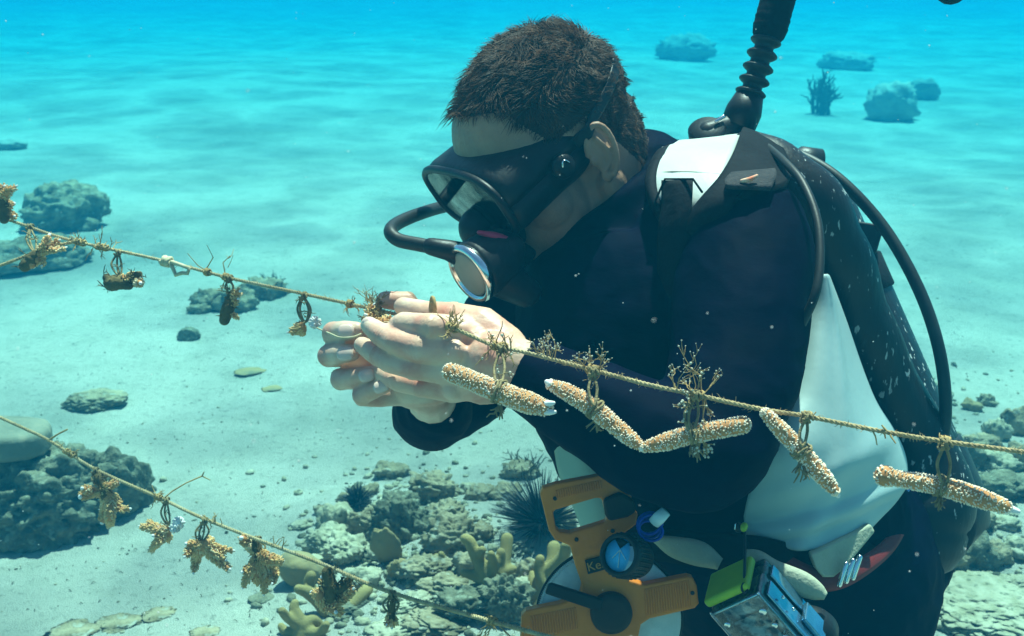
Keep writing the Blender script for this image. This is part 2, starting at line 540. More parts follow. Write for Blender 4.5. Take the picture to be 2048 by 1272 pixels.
# cranium, face, jaw, neck
B.ell(H(-0.006, 0, 0.044), HA(0.090, 0.074, 0.078), 32, 20)
B.ell(H(0.035, 0, 0.035), HA(0.058, 0.066, 0.072), 28, 18)
B.ell(H(0.040, 0, -0.035), HA(0.048, 0.054, 0.070), 28, 18)
for k in (-1, 1):
    B.tube([H(-0.005, 0.058 * k, -0.035), H(0.002, 0.056 * k, -0.062), H(0.040, 0.040 * k, -0.088), H(0.074, 0.014 * k, -0.102)], [0.015, 0.016, 0.016, 0.015], 12)
    B.ell(H(0.052, 0.034 * k, -0.022), HA(0.026, 0.024, 0.024))
    B.ell(H(0.066, 0.026 * k, 0.030), HA(0.018, 0.022, 0.009))
    # ear: rim, lobe, bowl
    rim = []
    for i in range(15):
        a = math.radians(-75 + i * 17.5)
        rim.append(H(-0.002 - 0.013 * math.cos(a) - 0.005 * math.sin(a), k * (0.0800 + 0.004 * math.cos(a)), 0.006 + 0.0265 * math.sin(a)))
    B.tube(rim, [0.0034] * 15, 8)
    B.ell(H(-0.003, 0.0745 * k, 0.004), HA(0.0125, 0.0045, 0.0245), 16, 10)
    B.tube([H(-0.004, k * 0.0795, 0.020), H(-0.008, k * 0.0805, 0.006), H(-0.004, k * 0.0795, -0.008), H(0.004, k * 0.078, -0.012)], [0.0024] * 4, 8)
    B.ell(H(0.004, 0.0755 * k, -0.019), HA(0.0055, 0.0045, 0.008), 12, 8)
    B.ell(H(0.009, 0.076 * k, 0.002), HA(0.0028, 0.004, 0.005), 10, 8)
B.ell(H(0.074, 0, -0.100), HA(0.016, 0.020, 0.016))
B.ell(H(0.030, 0, -0.078), HA(0.044, 0.036, 0.030))
B.tube([H(0.082, 0, 0.028), H(0.096, 0, 0.005), H(0.106, 0, -0.020), H(0.092, 0, -0.028)], [0.010, 0.011, 0.012, 0.009], 10)
for dk in (-0.006, 0.006):
    B.tube([H(0.072, -0.024, -0.060 + dk), H(0.086, 0, -0.060 + dk), H(0.072, 0.024, -0.060 + dk)], [0.005, 0.007, 0.005], 8)
B.tube([H(-0.035, 0, -0.005), P(1205, 395, 1.175), P(1262, 470, 1.19), P(1300, 560, 1.19)], [0.058, 0.057, 0.056, 0.056], 24)
B.tube([H(0.010, 0, -0.070), P(1185, 455, 1.17), P(1250, 540, 1.19)], [0.042, 0.044, 0.040], 20)
# inner trunk and arms (inside the suit)
B.tube([P(1270, 480, 1.18), P(1400, 800, 1.16), P(1560, 1100, 1.2)], [0.06, 0.075, 0.08], 16)
B.tube([P(1300, 520, 1.16), P(1470, 490, 1.06), P(1460, 700, 0.98), P(1420, 915, 0.92), P(1240, 835, 0.955), P(1085, 752, 1.0)],
       [0.045, 0.040, 0.036, 0.034, 0.032, 0.026], 14)
B.tube([P(1260, 560, 1.22), P(1060, 620, 1.27), P(950, 740, 1.27), P(855, 842, 1.235)], [0.05, 0.042, 0.034, 0.026], 14)
B.tube([P(855, 842, 1.235), P(868, 812, 1.17), P(862, 788, 1.12)], [0.026, 0.026, 0.024], 14)
# left hand, back towards us: palm bones then five fingers
WL = [P(1085, 750, 1.0), P(1035, 735, 0.99), P(985, 722, 0.99)]
B.tube(WL, [0.0245, 0.0255, 0.027], 18)
for (x, y, d, r) in ((925, 664, 1.000, 0.0155), (912, 702, 0.995, 0.0150), (906, 740, 1.003, 0.0148), (905, 776, 1.018, 0.0138)):
    B.tube([P(1030, 735, 0.995), P(970, (y + 735) / 2 , (d + 0.99) / 2), P(x, y, d)], [0.022, 0.018, r], 14)
B.ell(P(960, 742, 1.01), (C3(0.034, -0.004, 0), C3(0, 0.030, 0), C3(0, 0, 0.012)), 16, 10)
B.tube([P(930, 662, 1.000), P(862, 655, 0.985), P(805, 648, 1.004), P(798, 652, 1.012)], [0.0138, 0.0122, 0.0108, 0.0100], 16)          # index
B.tube([P(912, 704, 0.995), P(838, 696, 0.985), P(790, 684, 0.996), P(758, 666, 1.014), P(738, 650, 1.026)], [0.0138, 0.0118, 0.0112, 0.0102, 0.0080], 16)   # middle
B.tube([P(906, 742, 1.003), P(828, 734, 0.998), P(780, 722, 1.012), P(745, 703, 1.034), P(724, 690, 1.046)], [0.0132, 0.0112, 0.0108, 0.0098, 0.0078], 16)   # ring
B.tube([P(905, 778, 1.018), P(842, 772, 1.018), P(800, 764, 1.028), P(770, 750, 1.050), P(755, 742, 1.06)], [0.0124, 0.0100, 0.0094, 0.0086, 0.0070], 16)   # little
B.tube([P(1010, 695, 1.0), P(960, 655, 1.010), P(905, 635, 1.024), P(852, 626, 1.036), P(806, 613, 1.046)], [0.020, 0.0195, 0.0140, 0.0112, 0.0088], 16)   # thumb
B.ell(P(945, 655, 1.012), (C3(0.026, 0.0, 0), C3(0, 0.016, 0), C3(0, 0, 0.014)), 16, 10)
# right hand behind it, palm towards us, fingers folded back so the nails show
WR = P(862, 788, 1.12)
for (x, y, d, r) in ((768, 672, 1.118, 0.0145), (772, 712, 1.115, 0.0145), (782, 748, 1.110, 0.0140), (806, 786, 1.100, 0.0132)):
    B.tube([WR, P((x + 868) / 2, (y + 786) / 2, (d + 1.118) / 2), P(x, y, d)], [0.022, 0.0185, r], 14)
B.ell(P(822, 778, 1.10), (C3(0.040, -0.006, 0), C3(0.004, 0.016, 0), C3(0, 0, 0.018)), 16, 10)
B.tube([P(768, 672, 1.118), P(700, 668, 1.112), P(667, 666, 1.098), P(664, 667, 1.086), P(690, 662, 1.074), P(714, 660, 1.070)], [0.0130, 0.0112, 0.0108, 0.0108, 0.0100, 0.0080], 16)
B.tube([P(772, 712, 1.115), P(695, 713, 1.110), P(657, 712, 1.098), P(655, 712, 1.086), P(680, 708, 1.072), P(704, 706, 1.068)], [0.0130, 0.0110, 0.0106, 0.0106, 0.0098, 0.0080], 16)
B.tube([P(782, 748, 1.110), P(715, 756, 1.105), P(680, 759, 1.094), P(679, 759, 1.082), P(712, 754, 1.068), P(743, 748, 1.060)], [0.0126, 0.0108, 0.0102, 0.0102, 0.0094, 0.0076], 16)
B.tube([P(806, 786, 1.100), P(755, 792, 1.090), P(722, 793, 1.080), P(722, 791, 1.070), P(745, 781, 1.058), P(772, 770, 1.050)], [0.0122, 0.0108, 0.0094, 0.0092, 0.0086, 0.0072], 16)
B.tube([P(850, 768, 1.125), P(848, 700, 1.125), P(838, 640, 1.115), P(812, 603, 1.105), P(770, 600, 1.095)], [0.019, 0.0165, 0.0130, 0.0112, 0.0086], 16)   # thumb
# tendons and knuckles on the back of the left hand
for (x, y, d) in ((925, 664, 0.992), (912, 702, 0.986), (906, 740, 0.994), (905, 776, 1.010)):
    B.tube([P(1010, 722 + (y - 722) * 0.22, 0.9725), P(965, 722 + (y - 722) * 0.6, 0.978), P(x + 12, y, d - 0.0075)], [0.0030, 0.0040, 0.0046], 10)
    B.ball(P(x, y, d - 0.0035), 0.0105, 14, 10)
body_me = fuse(B, 0.0015, 6, 0.5)
# skin folds across the finger joints
def folds(me, joints):
    n = len(me.vertices); a = np.empty(n * 3); me.vertices.foreach_get('co', a); a = a.reshape(-1, 3)
    b = np.empty(n * 3); me.vertex_normals.foreach_get('vector', b); b = b.reshape(-1, 3)
    amt = np.zeros(n)
    for p, q, w_ in joints:
        ax = np.array((q - p).normalized()); d = a - np.array(p)
        t = d @ ax; rad2 = (d * d).sum(1) - t * t
        g = np.exp(-(t / w_) ** 2) * (rad2 < 0.017 ** 2)
        amt += g * (-0.00045 * np.cos(t / 0.0031 * 2 * math.pi) + 0.0004)
    amt += 0.00022 * np.array([noise.noise(Vector(v) * 320) if v[0] < 0.05 and v[2] < 0.85 else 0.0 for v in a])
    me.vertices.foreach_set('co', (a + b * amt[:, None]).ravel()); me.update()
folds(body_me, [(P(862, 655, 0.985), P(805, 648, 1.0), 0.0050), (P(838, 696, 0.985), P(790, 684, 0.996), 0.0048), (P(770, 674, 1.008), P(740, 652, 1.02), 0.0036), (P(828, 734, 0.998), P(780, 722, 1.012), 0.0048), (P(757, 711, 1.025), P(724, 690, 1.04), 0.0034),
                (P(842, 772, 1.018), P(800, 764, 1.028), 0.0042), (P(905, 635, 1.024), P(852, 626, 1.036), 0.0045), (P(668, 667, 1.085), P(700, 662, 1.074), 0.0046), (P(662, 712, 1.085), P(690, 708, 1.072), 0.0046), (P(686, 759, 1.082), P(720, 754, 1.068), 0.0046), (P(728, 791, 1.070), P(750, 780, 1.058), 0.0042), (P(1010, 728, 0.985), P(960, 720, 0.985), 0.006)])
# scalp region of the head gets the darker root colour
def hairline(p):
    q = p - HO
    f, s, u = q.dot(f_), abs(q.dot(s_)), q.dot(u_)
    if q.length > 0.17 or u < -0.062: return False
    if f > 0.045: return u > 0.088 + 0.25 * (f - 0.045) - 0.10 * max(0, s - 0.045)
    if f > 0.028: return u > 0.034 + (f - 0.028) * 2.3
    if f > 0.020: return u > -0.006
    if f > -0.018: return u > 0.041
    return u > max(-0.05, 0.036 - (-0.018 - f) * 3.2)
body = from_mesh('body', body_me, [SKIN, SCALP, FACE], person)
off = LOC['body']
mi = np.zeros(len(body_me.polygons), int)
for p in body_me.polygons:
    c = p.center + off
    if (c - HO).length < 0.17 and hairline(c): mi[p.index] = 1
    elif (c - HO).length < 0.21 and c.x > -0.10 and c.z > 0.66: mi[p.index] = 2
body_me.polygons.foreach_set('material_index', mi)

# hair: short strands rooted on the scalp
bvh = BVHTree.FromPolygons([v.co + off for v in body_me.vertices], [tuple(p.vertices) for p in body_me.polygons])
hb = MB(); r2 = random.Random(3)
cnt = 0
while cnt < 17000:
    d = Vector((r2.gauss(0, 1), r2.gauss(0, 1), r2.gauss(0, 1))).normalized()
    if d.dot(u_) < -0.75: continue
    o_ = H(-0.01, 0, 0.03)
    hit, nrm, _, dist = bvh.ray_cast(o_ + d * 0.16, -d)
    if hit is None or not hairline(hit): continue
    if nrm.dot(d) < 0: nrm = -nrm
    q = hit - HO
    uu, ff = q.dot(u_), q.dot(f_)
    flow = f_ * (0.9 if uu > 0.07 else 0.25) - u_ * (0.35 if uu > 0.08 else 0.9) - f_ * (0.7 if ff < -0.05 else 0)
    wv = Vector((noise.noise(hit * 28), noise.noise(hit * 28 + Vector((9, 0, 0))), noise.noise(hit * 28 + Vector((0, 9, 0)))))
    flow = flow + wv * 2.4
    flow = (flow - nrm * flow.dot(nrm)).normalized()
    top = max(0.0, min(1.0, (uu - 0.02) / 0.09))
    ln = (0.006 + 0.010 * top) * r2.uniform(0.5, 1.35) * (0.75 + 0.9 * max(0, noise.noise(hit * 22 + Vector((3, 0, 0)))))
    lift = r2.uniform(0.1, 0.55) * (0.35 + 0.65 * top) + max(0, noise.noise(hit * 60)) * 0.5
    j = Vector((r2.gauss(0, .25), r2.gauss(0, .25), r2.gauss(0, .25)))
    p1 = hit - nrm * 0.001
    p2 = hit + (nrm * lift + flow * 0.7 + j * 0.5).normalized() * ln * 0.55
    p3 = p2 + (nrm * lift * 0.35 + flow + j).normalized() * ln * 0.6
    fc = noise.voronoi(hit * 85)[1][0] / 85
    p3 = p3.lerp(fc + (nrm * 0.45 + flow).normalized() * ln * 1.05, 0.55)
    wd = r2.uniform(0.00022, 0.00048)
    hb.tube([p1, p2, p3], [wd, wd * 0.8, wd * 0.15], 3, cap=False)
    cnt += 1
hb.build('hair', HAIR, person)
# day-old stubble is too fine to see; eyes sit behind the mask
for k in (-1, 1):
    e = MB(); e.ball(H(0.070, 0.031 * k, 0.012), 0.012, 16, 12); e.build('eye', EYE, person)

def nail(c, along, nrm, w, l):
    m = MB(); side = along.cross(nrm).normalized()
    rows = []
    for i in range(7):
        a = -1 + 2 * i / 6
        rows.append([c + along * (l * a) + side * (w * b * math.sqrt(max(0.05, 1 - 0.75 * a * a * a * a))) + nrm * (0.0012 - 0.0022 * b * b - 0.0008 * a * a) for b in (-1, -0.66, -0.33, 0, 0.33, 0.66, 1)])
    m.grid(rows)
    m.build('fingernail', NAIL, person, solid=0.0008)
TOCAM = lambda p: (CAM - p).normalized()
for (x, y, dx, dy, d, w, l) in ((692, 662, 1, 0.08, 1.0610, 0.0066, 0.0078), (690, 707, 1, 0.08, 1.0590, 0.0066, 0.0078), (733, 750, 1, 0.2, 1.0510, 0.0062, 0.0074), (762, 773, 1, 0.4, 1.0410, 0.0056, 0.0070)):
    p = P(x, y, d); al = C3(dx, dy, -0.25 * 0).normalized(); n = C3(-0.12, 0.18, -1).normalized()
    al = (al - n * al.dot(n)).normalized()
    nail(p, al, n, w, l)
for (x, y, dx, dy, d) in ((734, 648, -0.8, 0.55, 1.0185), ):
    al = C3(dx, dy, 0.2).normalized(); n = C3(-0.6, 0.1, -0.8).normalized(); al = (al - n * al.dot(n)).normalized()
    nail(P(x, y, d), al, n, 0.0052, 0.0062)

# wetsuit: trunk, arms to the wrists, kneeling legs
W = MB()
trunk = spline([(1285, 395, 1.20, .070), (1290, 520, 1.20, .125), (1325, 680, 1.17, .150), (1402, 850, 1.17, .150), (1505, 1000, 1.21, .145), (1600, 1140, 1.26, .150)], 4)
W.tube([P(a[0], a[1], a[2]) for a in trunk], [a[3] for a in trunk], 36)
# collar round the neck
W.tube([P(1196, 398, 1.165), P(1236, 452, 1.17), P(1280, 520, 1.18)], [0.069, 0.078, 0.09], 28, round_ends=False)
W.tube([P(1262, 300, 1.20), P(1275, 360, 1.20), P(1300, 450, 1.2)], [0.018, 0.045, 0.06], 20)
la = spline([(1400, 475, 1.12, .072), (1485, 500, 1.05, .062), (1484, 620, 1.0, .060), (1470, 750, .965, .055), (1425, 872, .935, .050), (1385, 905, .925, .047), (1300, 880, .93, .046), (1200, 825, .955, .042), (1050, 745, 1.0, .0335)], 4)
W.tube([P(*a[:3]) for a in la], [a[3] for a in la], 28, round_ends=False)
W.ell(P(1490, 480, 1.06), (C3(0.055, 0.01, 0), C3(0, 0.055, 0), C3(0, 0, 0.055)))
ra = spline([(1180, 520, 1.22, .075), (1060, 610, 1.27, .062), (985, 690, 1.29, .052), (922, 768, 1.28, .056), (862, 825, 1.245, .042), (870, 816, 1.19, .041), (872, 803, 1.158, .033), (870, 796, 1.14, .0275)], 4)
W.tube([P(*a[:3]) for a in ra], [a[3] for a in ra], 24, round_ends=False)
hip = P(1622, 1165, 1.28)
for k, (dx, dy) in enumerate(((-0.02, -0.07), (0.09, 0.10))):
    hp = hip + Vector((dx, dy, 0)); kn = Vector((hp.x - 0.08, hp.y - 0.08 + 0.04 * k, 0.055)); an = kn + Vector((0.10, 0.37, 0.0)); to = an + Vector((0.05, 0.14, -0.01))
    W.tube([hp, hp.lerp(kn, 0.5), kn], [0.105, 0.085, 0.062], 24)
    W.tube([kn, kn.lerp(an, 0.35), an, to], [0.060, 0.058, 0.042, 0.035], 20)
# belly and seat
W.ell(P(1650, 1110, 1.33), (C3(0.085, 0, 0), C3(0, 0.08, 0), C3(0, 0, 0.09)))
suit_me = fuse(W, 0.0042, 8, 0.5)
# pull the cloth into shallow creases
nv = len(suit_me.vertices)
co_ = np.empty(nv * 3); suit_me.vertices.foreach_get('co', co_); co_ = co_.reshape(-1, 3)
no_ = np.empty(nv * 3); suit_me.vertex_normals.foreach_get('vector', no_); no_ = no_.reshape(-1, 3)
kk = np.array([noise.noise(Vector((x * 16 + z * 9, y * 14, z * 30 - x * 14))) * 0.0022 + noise.noise(Vector((x * 7, y * 7, z * 7))) * 0.003 + 0.0016 * (1 - abs(noise.noise(Vector((x * 26 + z * 34, y * 20, z * 22 - x * 30))) * 2)) for x, y, z in co_])
suit_me.vertices.foreach_set('co', (co_ + no_ * kk[:, None]).ravel()); suit_me.update()
from_mesh('wetsuit', suit_me, [SUIT], person)
# ------------------------------------------------------------------ dive mask
FL, UL = 0.104, 0.024          # lens plane distance, height of its middle
def mask_outline(n=56):
    out = []
    for i in range(n):
        a = 2 * math.pi * i / n
        c, s = math.cos(a), math.sin(a)
        x = 0.076 * math.copysign(abs(c) ** 0.62, c)
        y = 0.035 * math.copysign(abs(s) ** 0.70, s)
        if s < 0: y -= 0.002 * abs(math.cos(a)) ** 0.5 - 0.014 * math.exp(-(x / 0.020) ** 2)
        out.append((x, y))
    return out
MO = mask_outline()
mask = empty('dive_mask', H(0.07, 0, UL), 'black rubber dive mask with a glass lens over the face of the diver', 'dive mask')
m = MB()
rings = []
for fr, sc, du in ((FL + 0.004, 1.0, 0), (FL - 0.004, 1.04, 0), (FL - 0.020, 1.00, 0), (FL - 0.036, 0.95, -0.001), (FL - 0.05, 0.93, -0.002)):
    ring = []
    for x, y in MO:
        depth = fr
        t = (FL + 0.004 - fr) / 0.054
        depth -= t * 0.055 * (abs(x) / 0.079) ** 2.2      # skirt wraps back over the temples
        ring.append(H(depth, x * sc, UL + du + y * sc * (1 + 0.10 * t)))
    rings.append(ring + ring[:1])
m.grid(rings)
m.ell(H(0.094, 0, UL - 0.047), HA(0.030, 0.022, 0.024), 20, 14)
m.ell(H(0.082, 0, UL - 0.030), HA(0.034, 0.028, 0.030), 20, 14)
m.ell(H(0.114, 0, UL - 0.030), HA(0.020, 0.019, 0.020), 20, 14)
sk = m.build('skirt', RUBBER, mask, solid=0.003)
m = MB(); ring = [H(FL + 0.004, x, UL + y) for x, y in MO]
m.tube(ring + ring[:2], 0.0042, 8, cap=False); m.build('frame', RUBBER, mask)
m = MB(); inner = [H(FL + 0.0055, x * 0.955, UL + y * 0.93) for x, y in MO]
m.prism(inner, -f_ * 0.0035); m.build('lens', LENS, mask, flatshade=True)
# pale inner lip of the skirt that shows through the glass
m = MB(); lo = []
for (k, fr) in ((0.95, FL - 0.001), (0.90, FL - 0.008), (0.80, FL - 0.012)):
    ring = [H(fr, x * k, UL + y * k) for x, y in MO]; lo.append(ring + ring[:1])
m.grid(lo); m.build('inner_lip', RUBBER, mask, solid=0.001)
m = MB(); up_i = [i for i in range(2, 27)]
m.grid([[H(FL + 0.0005 - q, MO[i][0] * k, UL + MO[i][1] * k) for i in up_i] for q, k in ((0, 0.93), (0.002, 0.88), (0.004, 0.82))]); m.build('lip_highlight', mat('pale_silicone', (0.45, 0.50, 0.45), (0.36, 0.42, 0.38), scale=40, rough=0.4), mask, solid=0.0012)
m = MB(); st = []
for i in range(25):
    a = math.radians(-118 + 236 * i / 24)
    d = (-math.cos(a)) * f_ + math.sin(a) * s_
    o_ = H(-0.012, 0, 0.052 - 0.030 * (abs(a) / 2.06) ** 2)
    hit, nrm, _, _ = bvh.ray_cast(o_ + d * 0.2, -d)
    p = hit if hit is not None else o_ + d * 0.09
    st.append(p + d * 0.0012)
m.grid([[p - u_ * 0.006 for p in st], [p - u_ * 0.004 for p in st], [p + u_ * 0.004 for p in st], [p + u_ * 0.006 for p in st]])
m.build('strap', RUBBER, mask, solid=0.003)
for k in (-1, 1):
    m = MB(); c = H(0.040, 0.083 * k, UL - 0.002)
    m.lathe(c, s_ * k, [(0.011, -0.006), (0.012, 0.0), (0.010, 0.004), (0.004, 0.005)], 20)
    bk = m.build('buckle', RUBBER, mask)
    m = MB(); m.tube([c + s_ * k * 0.006 + (f_ * math.cos(t) * 0.004 + u_ * math.sin(t) * 0.007) for t in np.linspace(0.4, 2.8, 9)], 0.0009, 6); m.build('clip', CHROME, bk)

# ------------------------------------------------------------------ regulator
RC = P(943, 546, 1.055)
rn = C3(-0.74, -0.50, -0.46).normalized()
ra_ = C3(0.57, -0.82, 0); ra_ = (ra_ - rn * ra_.dot(rn)).normalized(); rb_ = rn.cross(ra_)
SQ = (ra_, rb_)
reg = empty('regulator', RC, 'black scuba regulator with a silver ringed cover in the mouth of the diver', 'regulator')
m = MB(); m.lathe(RC, rn, [(0.016, -0.052), (0.022, -0.046), (0.0275, -0.030), (0.0290, -0.008), (0.0275, -0.001)], 36, squash=SQ)
m.tube([RC - rn * 0.03, RC - rn * 0.03 + C3(0.006, -0.02, 0.005), RC - rn * 0.035 + C3(0.024, -0.034, 0.012)], [0.021, 0.020, 0.015], 16)
m.tube([RC - rn * 0.035, H(0.118, 0, -0.050), H(0.094, 0, -0.056)], [0.026, 0.021, 0.017], 20, flat=(u_, 0.75))
m.build('housing', RUBBER, reg)
m = MB(); m.lathe(RC, rn, [(0.0285, -0.004), (0.0297, 0.0), (0.0290, 0.004), (0.0268, 0.0055), (0.0240, 0.0045), (0.0236, 0.001)], 48, squash=SQ); m.build('cover_ring', CHROME, reg)
m = MB(); m.lathe(RC, rn, [(0.0222, 0.0005), (0.0222, 0.0028), (0.020, 0.0040), (0.010, 0.0050)], 40, squash=SQ); m.build('purge_cover', PURGE, reg)
m = MB(); m.lathe(RC, rn, [(0.0238, 0.0005), (0.0238, 0.0022), (0.0215, 0.0026)], 40, squash=SQ); m.build('gasket', RUBBER, reg)
m = MB(); m.tube([P(962, 466, 1.05), P(985, 472, 1.052), P(1004, 478, 1.058), P(1010, 486, 1.064)], [0.004, 0.007, 0.0085, 0.006], 12, flat=(C3(0.3, 1, 0).normalized(), 0.6)); m.build('mouthpiece', PINK, reg)
hp = spline([(1560, 420, 1.40), (1400, 400, 1.36), (1200, 430, 1.33), (1010, 398, 1.30), (905, 410, 1.235), (838, 428, 1.165), (793, 448, 1.115), (781, 464, 1.083), (797, 480, 1.075), (838, 489, 1.068), (880, 497, 1.062)], 6)
m = MB(); m.tube([P(*a) for a in hp], 0.0066, 14); m.build('hose', HOSE, reg)
m = MB(); m.tube([P(862, 493, 1.064), P(895, 500, 1.060), P(930, 512, 1.07)], [0.0082, 0.0096, 0.0125], 16); m.build('hose_fitting', RUBBER, reg)

# ------------------------------------------------------------------ tank
tk = empty('scuba_tank', P(1800, 1040, 1.37), 'black scuffed scuba tank slung on the back of the diver', 'scuba tank')
t0, t1 = P(1548, 395, 1.40), P(1822, 1030, 1.36)
ax = (t1 - t0).normalized()
ln_ = (t1 - t0).length
m = MB(); m.lathe(t0, ax, [(0.020, -0.035), (0.030, -0.03), (0.060, -0.010), (0.078, 0.02), (0.085, 0.05), (0.085, ln_ - 0.03), (0.083, ln_)], 56)
m.build('cylinder', TANK, tk)
m = MB(); m.lathe(t0, ax, [(0.0862, ln_ - 0.07), (0.0885, ln_ - 0.065), (0.0885, ln_ + 0.01), (0.080, ln_ + 0.035), (0.055, ln_ + 0.05)], 48); m.build('boot', RUBBER, tk)
m = MB(); m.lathe(t0, ax, [(0.016, -0.075), (0.018, -0.07), (0.018, -0.03)], 20)
sd = C3(1, -0.12, 0.1).normalized()
m.lathe(t0 - ax * 0.055, sd, [(0.016, -0.03), (0.016, 0.05), (0.020, 0.055), (0.020, 0.08)], 20); m.build('valve', RUBBER, tk)
# band lever that sticks out to the right
c = P(1727, 474, 1.34)
m = MB(); a1, a2, a3 = C3(1, -0.16, 0.0), C3(0.12, 1, 0), C3(0, 0, 1)
m.add([c + a1 * x + a2 * y + a3 * z for x, y, z in ((-.03, -.012, -.012), (.014, -.018, -.012), (.018, .006, -.012), (.012, .016, -.012), (-.03, .016, -.012), (-.03, -.012, .012), (.014, -.018, .012), (.018, .006, .012), (.012, .016, .012), (-.03, .016, .012))],
      [(4, 3, 2, 1, 0), (5, 6, 7, 8, 9)] + [(i, (i + 1) % 5, 5 + (i + 1) % 5, 5 + i) for i in range(5)])
m.build('band_lever', RUBBER, tk, bevel=0.003)
m = MB(); m.lathe(t0 + ax * 0.13, ax, [(0.0865, -0.022), (0.0885, -0.02), (0.0885, 0.02), (0.0865, 0.022)], 48); m.build('tank_band', NYLON, tk)

# ------------------------------------------------------------------ buoyancy vest
vest = empty('dive_vest', P(1600, 1080, 1.1), 'black and silver buoyancy vest worn over the wetsuit', 'dive vest')
def patch(left, right, n=14, bulge=0.03, nu=9):
    """surface between two pixel-depth side lines, bulging towards the viewer in the middle"""
    L_ = spline(left, n); R_ = spline(right, n)
    k = min(len(L_), len(R_)); rows = []
    for i in range(k):
        a = L_[int(i * (len(L_) - 1) / (k - 1))]; b = R_[int(i * (len(R_) - 1) / (k - 1))]
        row = []
        for j in range(nu):
            t = j / (nu - 1)
            q = a * (1 - t) + b * t
            row.append(P(q[0], q[1], q[2] - bulge * math.sin(math.pi * t) ** 0.8))
        rows.append(row)
    return rows
# silver side panel
rows = patch([(1642, 548, 1.10), (1618, 640, 1.08), (1596, 780, 1.04), (1545, 900, 1.01), (1492, 1010, 1.03), (1494, 1074, 1.045)],
             [(1648, 548, 1.12), (1690, 655, 1.15), (1742, 790, 1.14), (1808, 905, 1.14), (1800, 985, 1.12), (1730, 1062, 1.075)], 10, 0.038, 25)
for i, r in enumerate(rows):
    v_ = i / (len(rows) - 1)
    for j, p in enumerate(r):
        p = p - UP * (0.015 * v_ ** 5 * math.sin(math.pi * j / (len(r) - 1)))
        t_ = j / (len(r) - 1)
        p = p - FW * (0.007 * math.exp(-((v_ - (0.97 - 0.22 * t_)) / 0.035) ** 2) + 0.005 * math.exp(-((v_ - (0.80 - 0.30 * t_)) / 0.05) ** 2) + 0.004 * math.exp(-((t_ - 0.62 + 0.2 * v_) / 0.07) ** 2))
        r[j] = p - FW * 0.012 * math.sin(math.pi * min(1, v_ * 1.02)) ** 1.5 * math.sin(math.pi * j / (len(r) - 1)) + FW * (0.006 * noise.noise(Vector((p.x * 22, p.z * 12, 4))) + 0.010 * noise.noise(Vector((p.x * 9 + p.z * 7, p.z * 6, 1))))
m = MB(); m.grid(rows); m.build('side_panel', mat('grey_green_panel', (0.36, 0.47, 0.45), (0.32, 0.43, 0.42), scale=5, rough=0.45, spec=0.4, bump=0.12, bscale=12, bdist=0.02, c3=(0.42, 0.46, 0.38), s3=14, lo3=0.66, hi3=0.80), vest, solid=0.008, sub=1)
# black wing lobe along the back with a wavy inner edge
wl = spline([(1500, 320, 1.17, .030), (1580, 372, 1.16, .036), (1648, 460, 1.17, .036), (1690, 560, 1.19, .034), (1730, 680, 1.215, .036), (1785, 790, 1.235, .034), (1838, 900, 1.25, .040), (1858, 990, 1.25, .048), (1840, 1065, 1.25, .050)], 6)
m = MB(); m.tube([P(*a[:3]) + C3(0.002 * math.sin(i * 0.8), 0, 0) for i, a in enumerate(wl)], [a[3] + 0.0012 * math.sin(i * 0.9) for i, a in enumerate(wl)], 24)
m.build('wing', TANK, vest)
m = MB(); m.ell(P(1850, 1045, 1.26), (C3(0.052, -0.01, 0), C3(0.012, 0.048, 0), C3(0, 0, 0.05)), 28, 18); m.build('tail_pocket', NYLON, vest)
# padded shoulder: silver pad, black edges, webbing
def shoulder(pts, name, mt, th, parent=vest):
    m = MB(); rows = []
    for l, r in pts:
        l, r = np.array(l, float), np.array(r, float)
        row = []
        for j in range(13):
            t = j / 12; q = l * (1 - t) + r * t
            row.append(P(q[0], q[1], q[2] - 0.006 * math.sin(math.pi * t)))
        rows.append(row)
    # smooth along the strip
    fine = []
    for j in range(13):
        fine.append(spline([tuple(rw[j]) for rw in rows], 5))
    m.grid([[Vector(fine[j][i]) for j in range(13)] for i in range(len(fine[0]))])
    return m.build(name, mt, parent, solid=th)
shoulder([((1340, 318, 1.26), (1520, 300, 1.24)), ((1338, 292, 1.20), (1486, 276, 1.18)), ((1318, 315, 1.125), (1466, 312, 1.085)), ((1306, 352, 1.085), (1448, 358, 1.045)), ((1309, 392, 1.065), (1424, 402, 1.028)), ((1328, 425, 1.06), (1392, 425, 1.03))], 'shoulder_pad', SILVER, 0.010)
shoulder([((1486, 280, 1.20), (1580, 318, 1.22)), ((1480, 272, 1.165), (1552, 296, 1.17)), ((1462, 318, 1.075), (1575, 352, 1.09)), ((1440, 366, 1.032), (1560, 385, 1.03)), ((1410, 412, 1.018), (1470, 405, 1.0)), ((1370, 460, 1.03), (1400, 470, 1.02))], 'shoulder_edge', NYLON, 0.018)
shoulder([((1345, 290, 1.21), (1358, 286, 1.21)), ((1316, 310, 1.135), (1332, 305, 1.13)), ((1298, 355, 1.085), (1310, 352, 1.08)), ((1303, 400, 1.06), (1314, 396, 1.06)), ((1325, 440, 1.05), (1335, 430, 1.05))], 'pad_piping', NYLON, 0.008)
shoulder([((1326, 362, 1.052), (1386, 362, 1.028)), ((1325, 410, 1.040), (1384, 412, 1.018)), ((1318, 470, 1.035), (1378, 472, 1.015)), ((1318, 560, 1.04), (1376, 562, 1.02)), ((1325, 640, 1.04), (1380, 640, 1.015))], 'webbing', NYLON, 0.004)
m = MB()
m.tube([P(1308, 408, 1.046), P(1330, 358, 1.046), P(1386, 358, 1.020), P(1404, 384, 1.016)], 0.0011, 6); m.build('webbing_keeper', NYLON, vest)
m = MB()
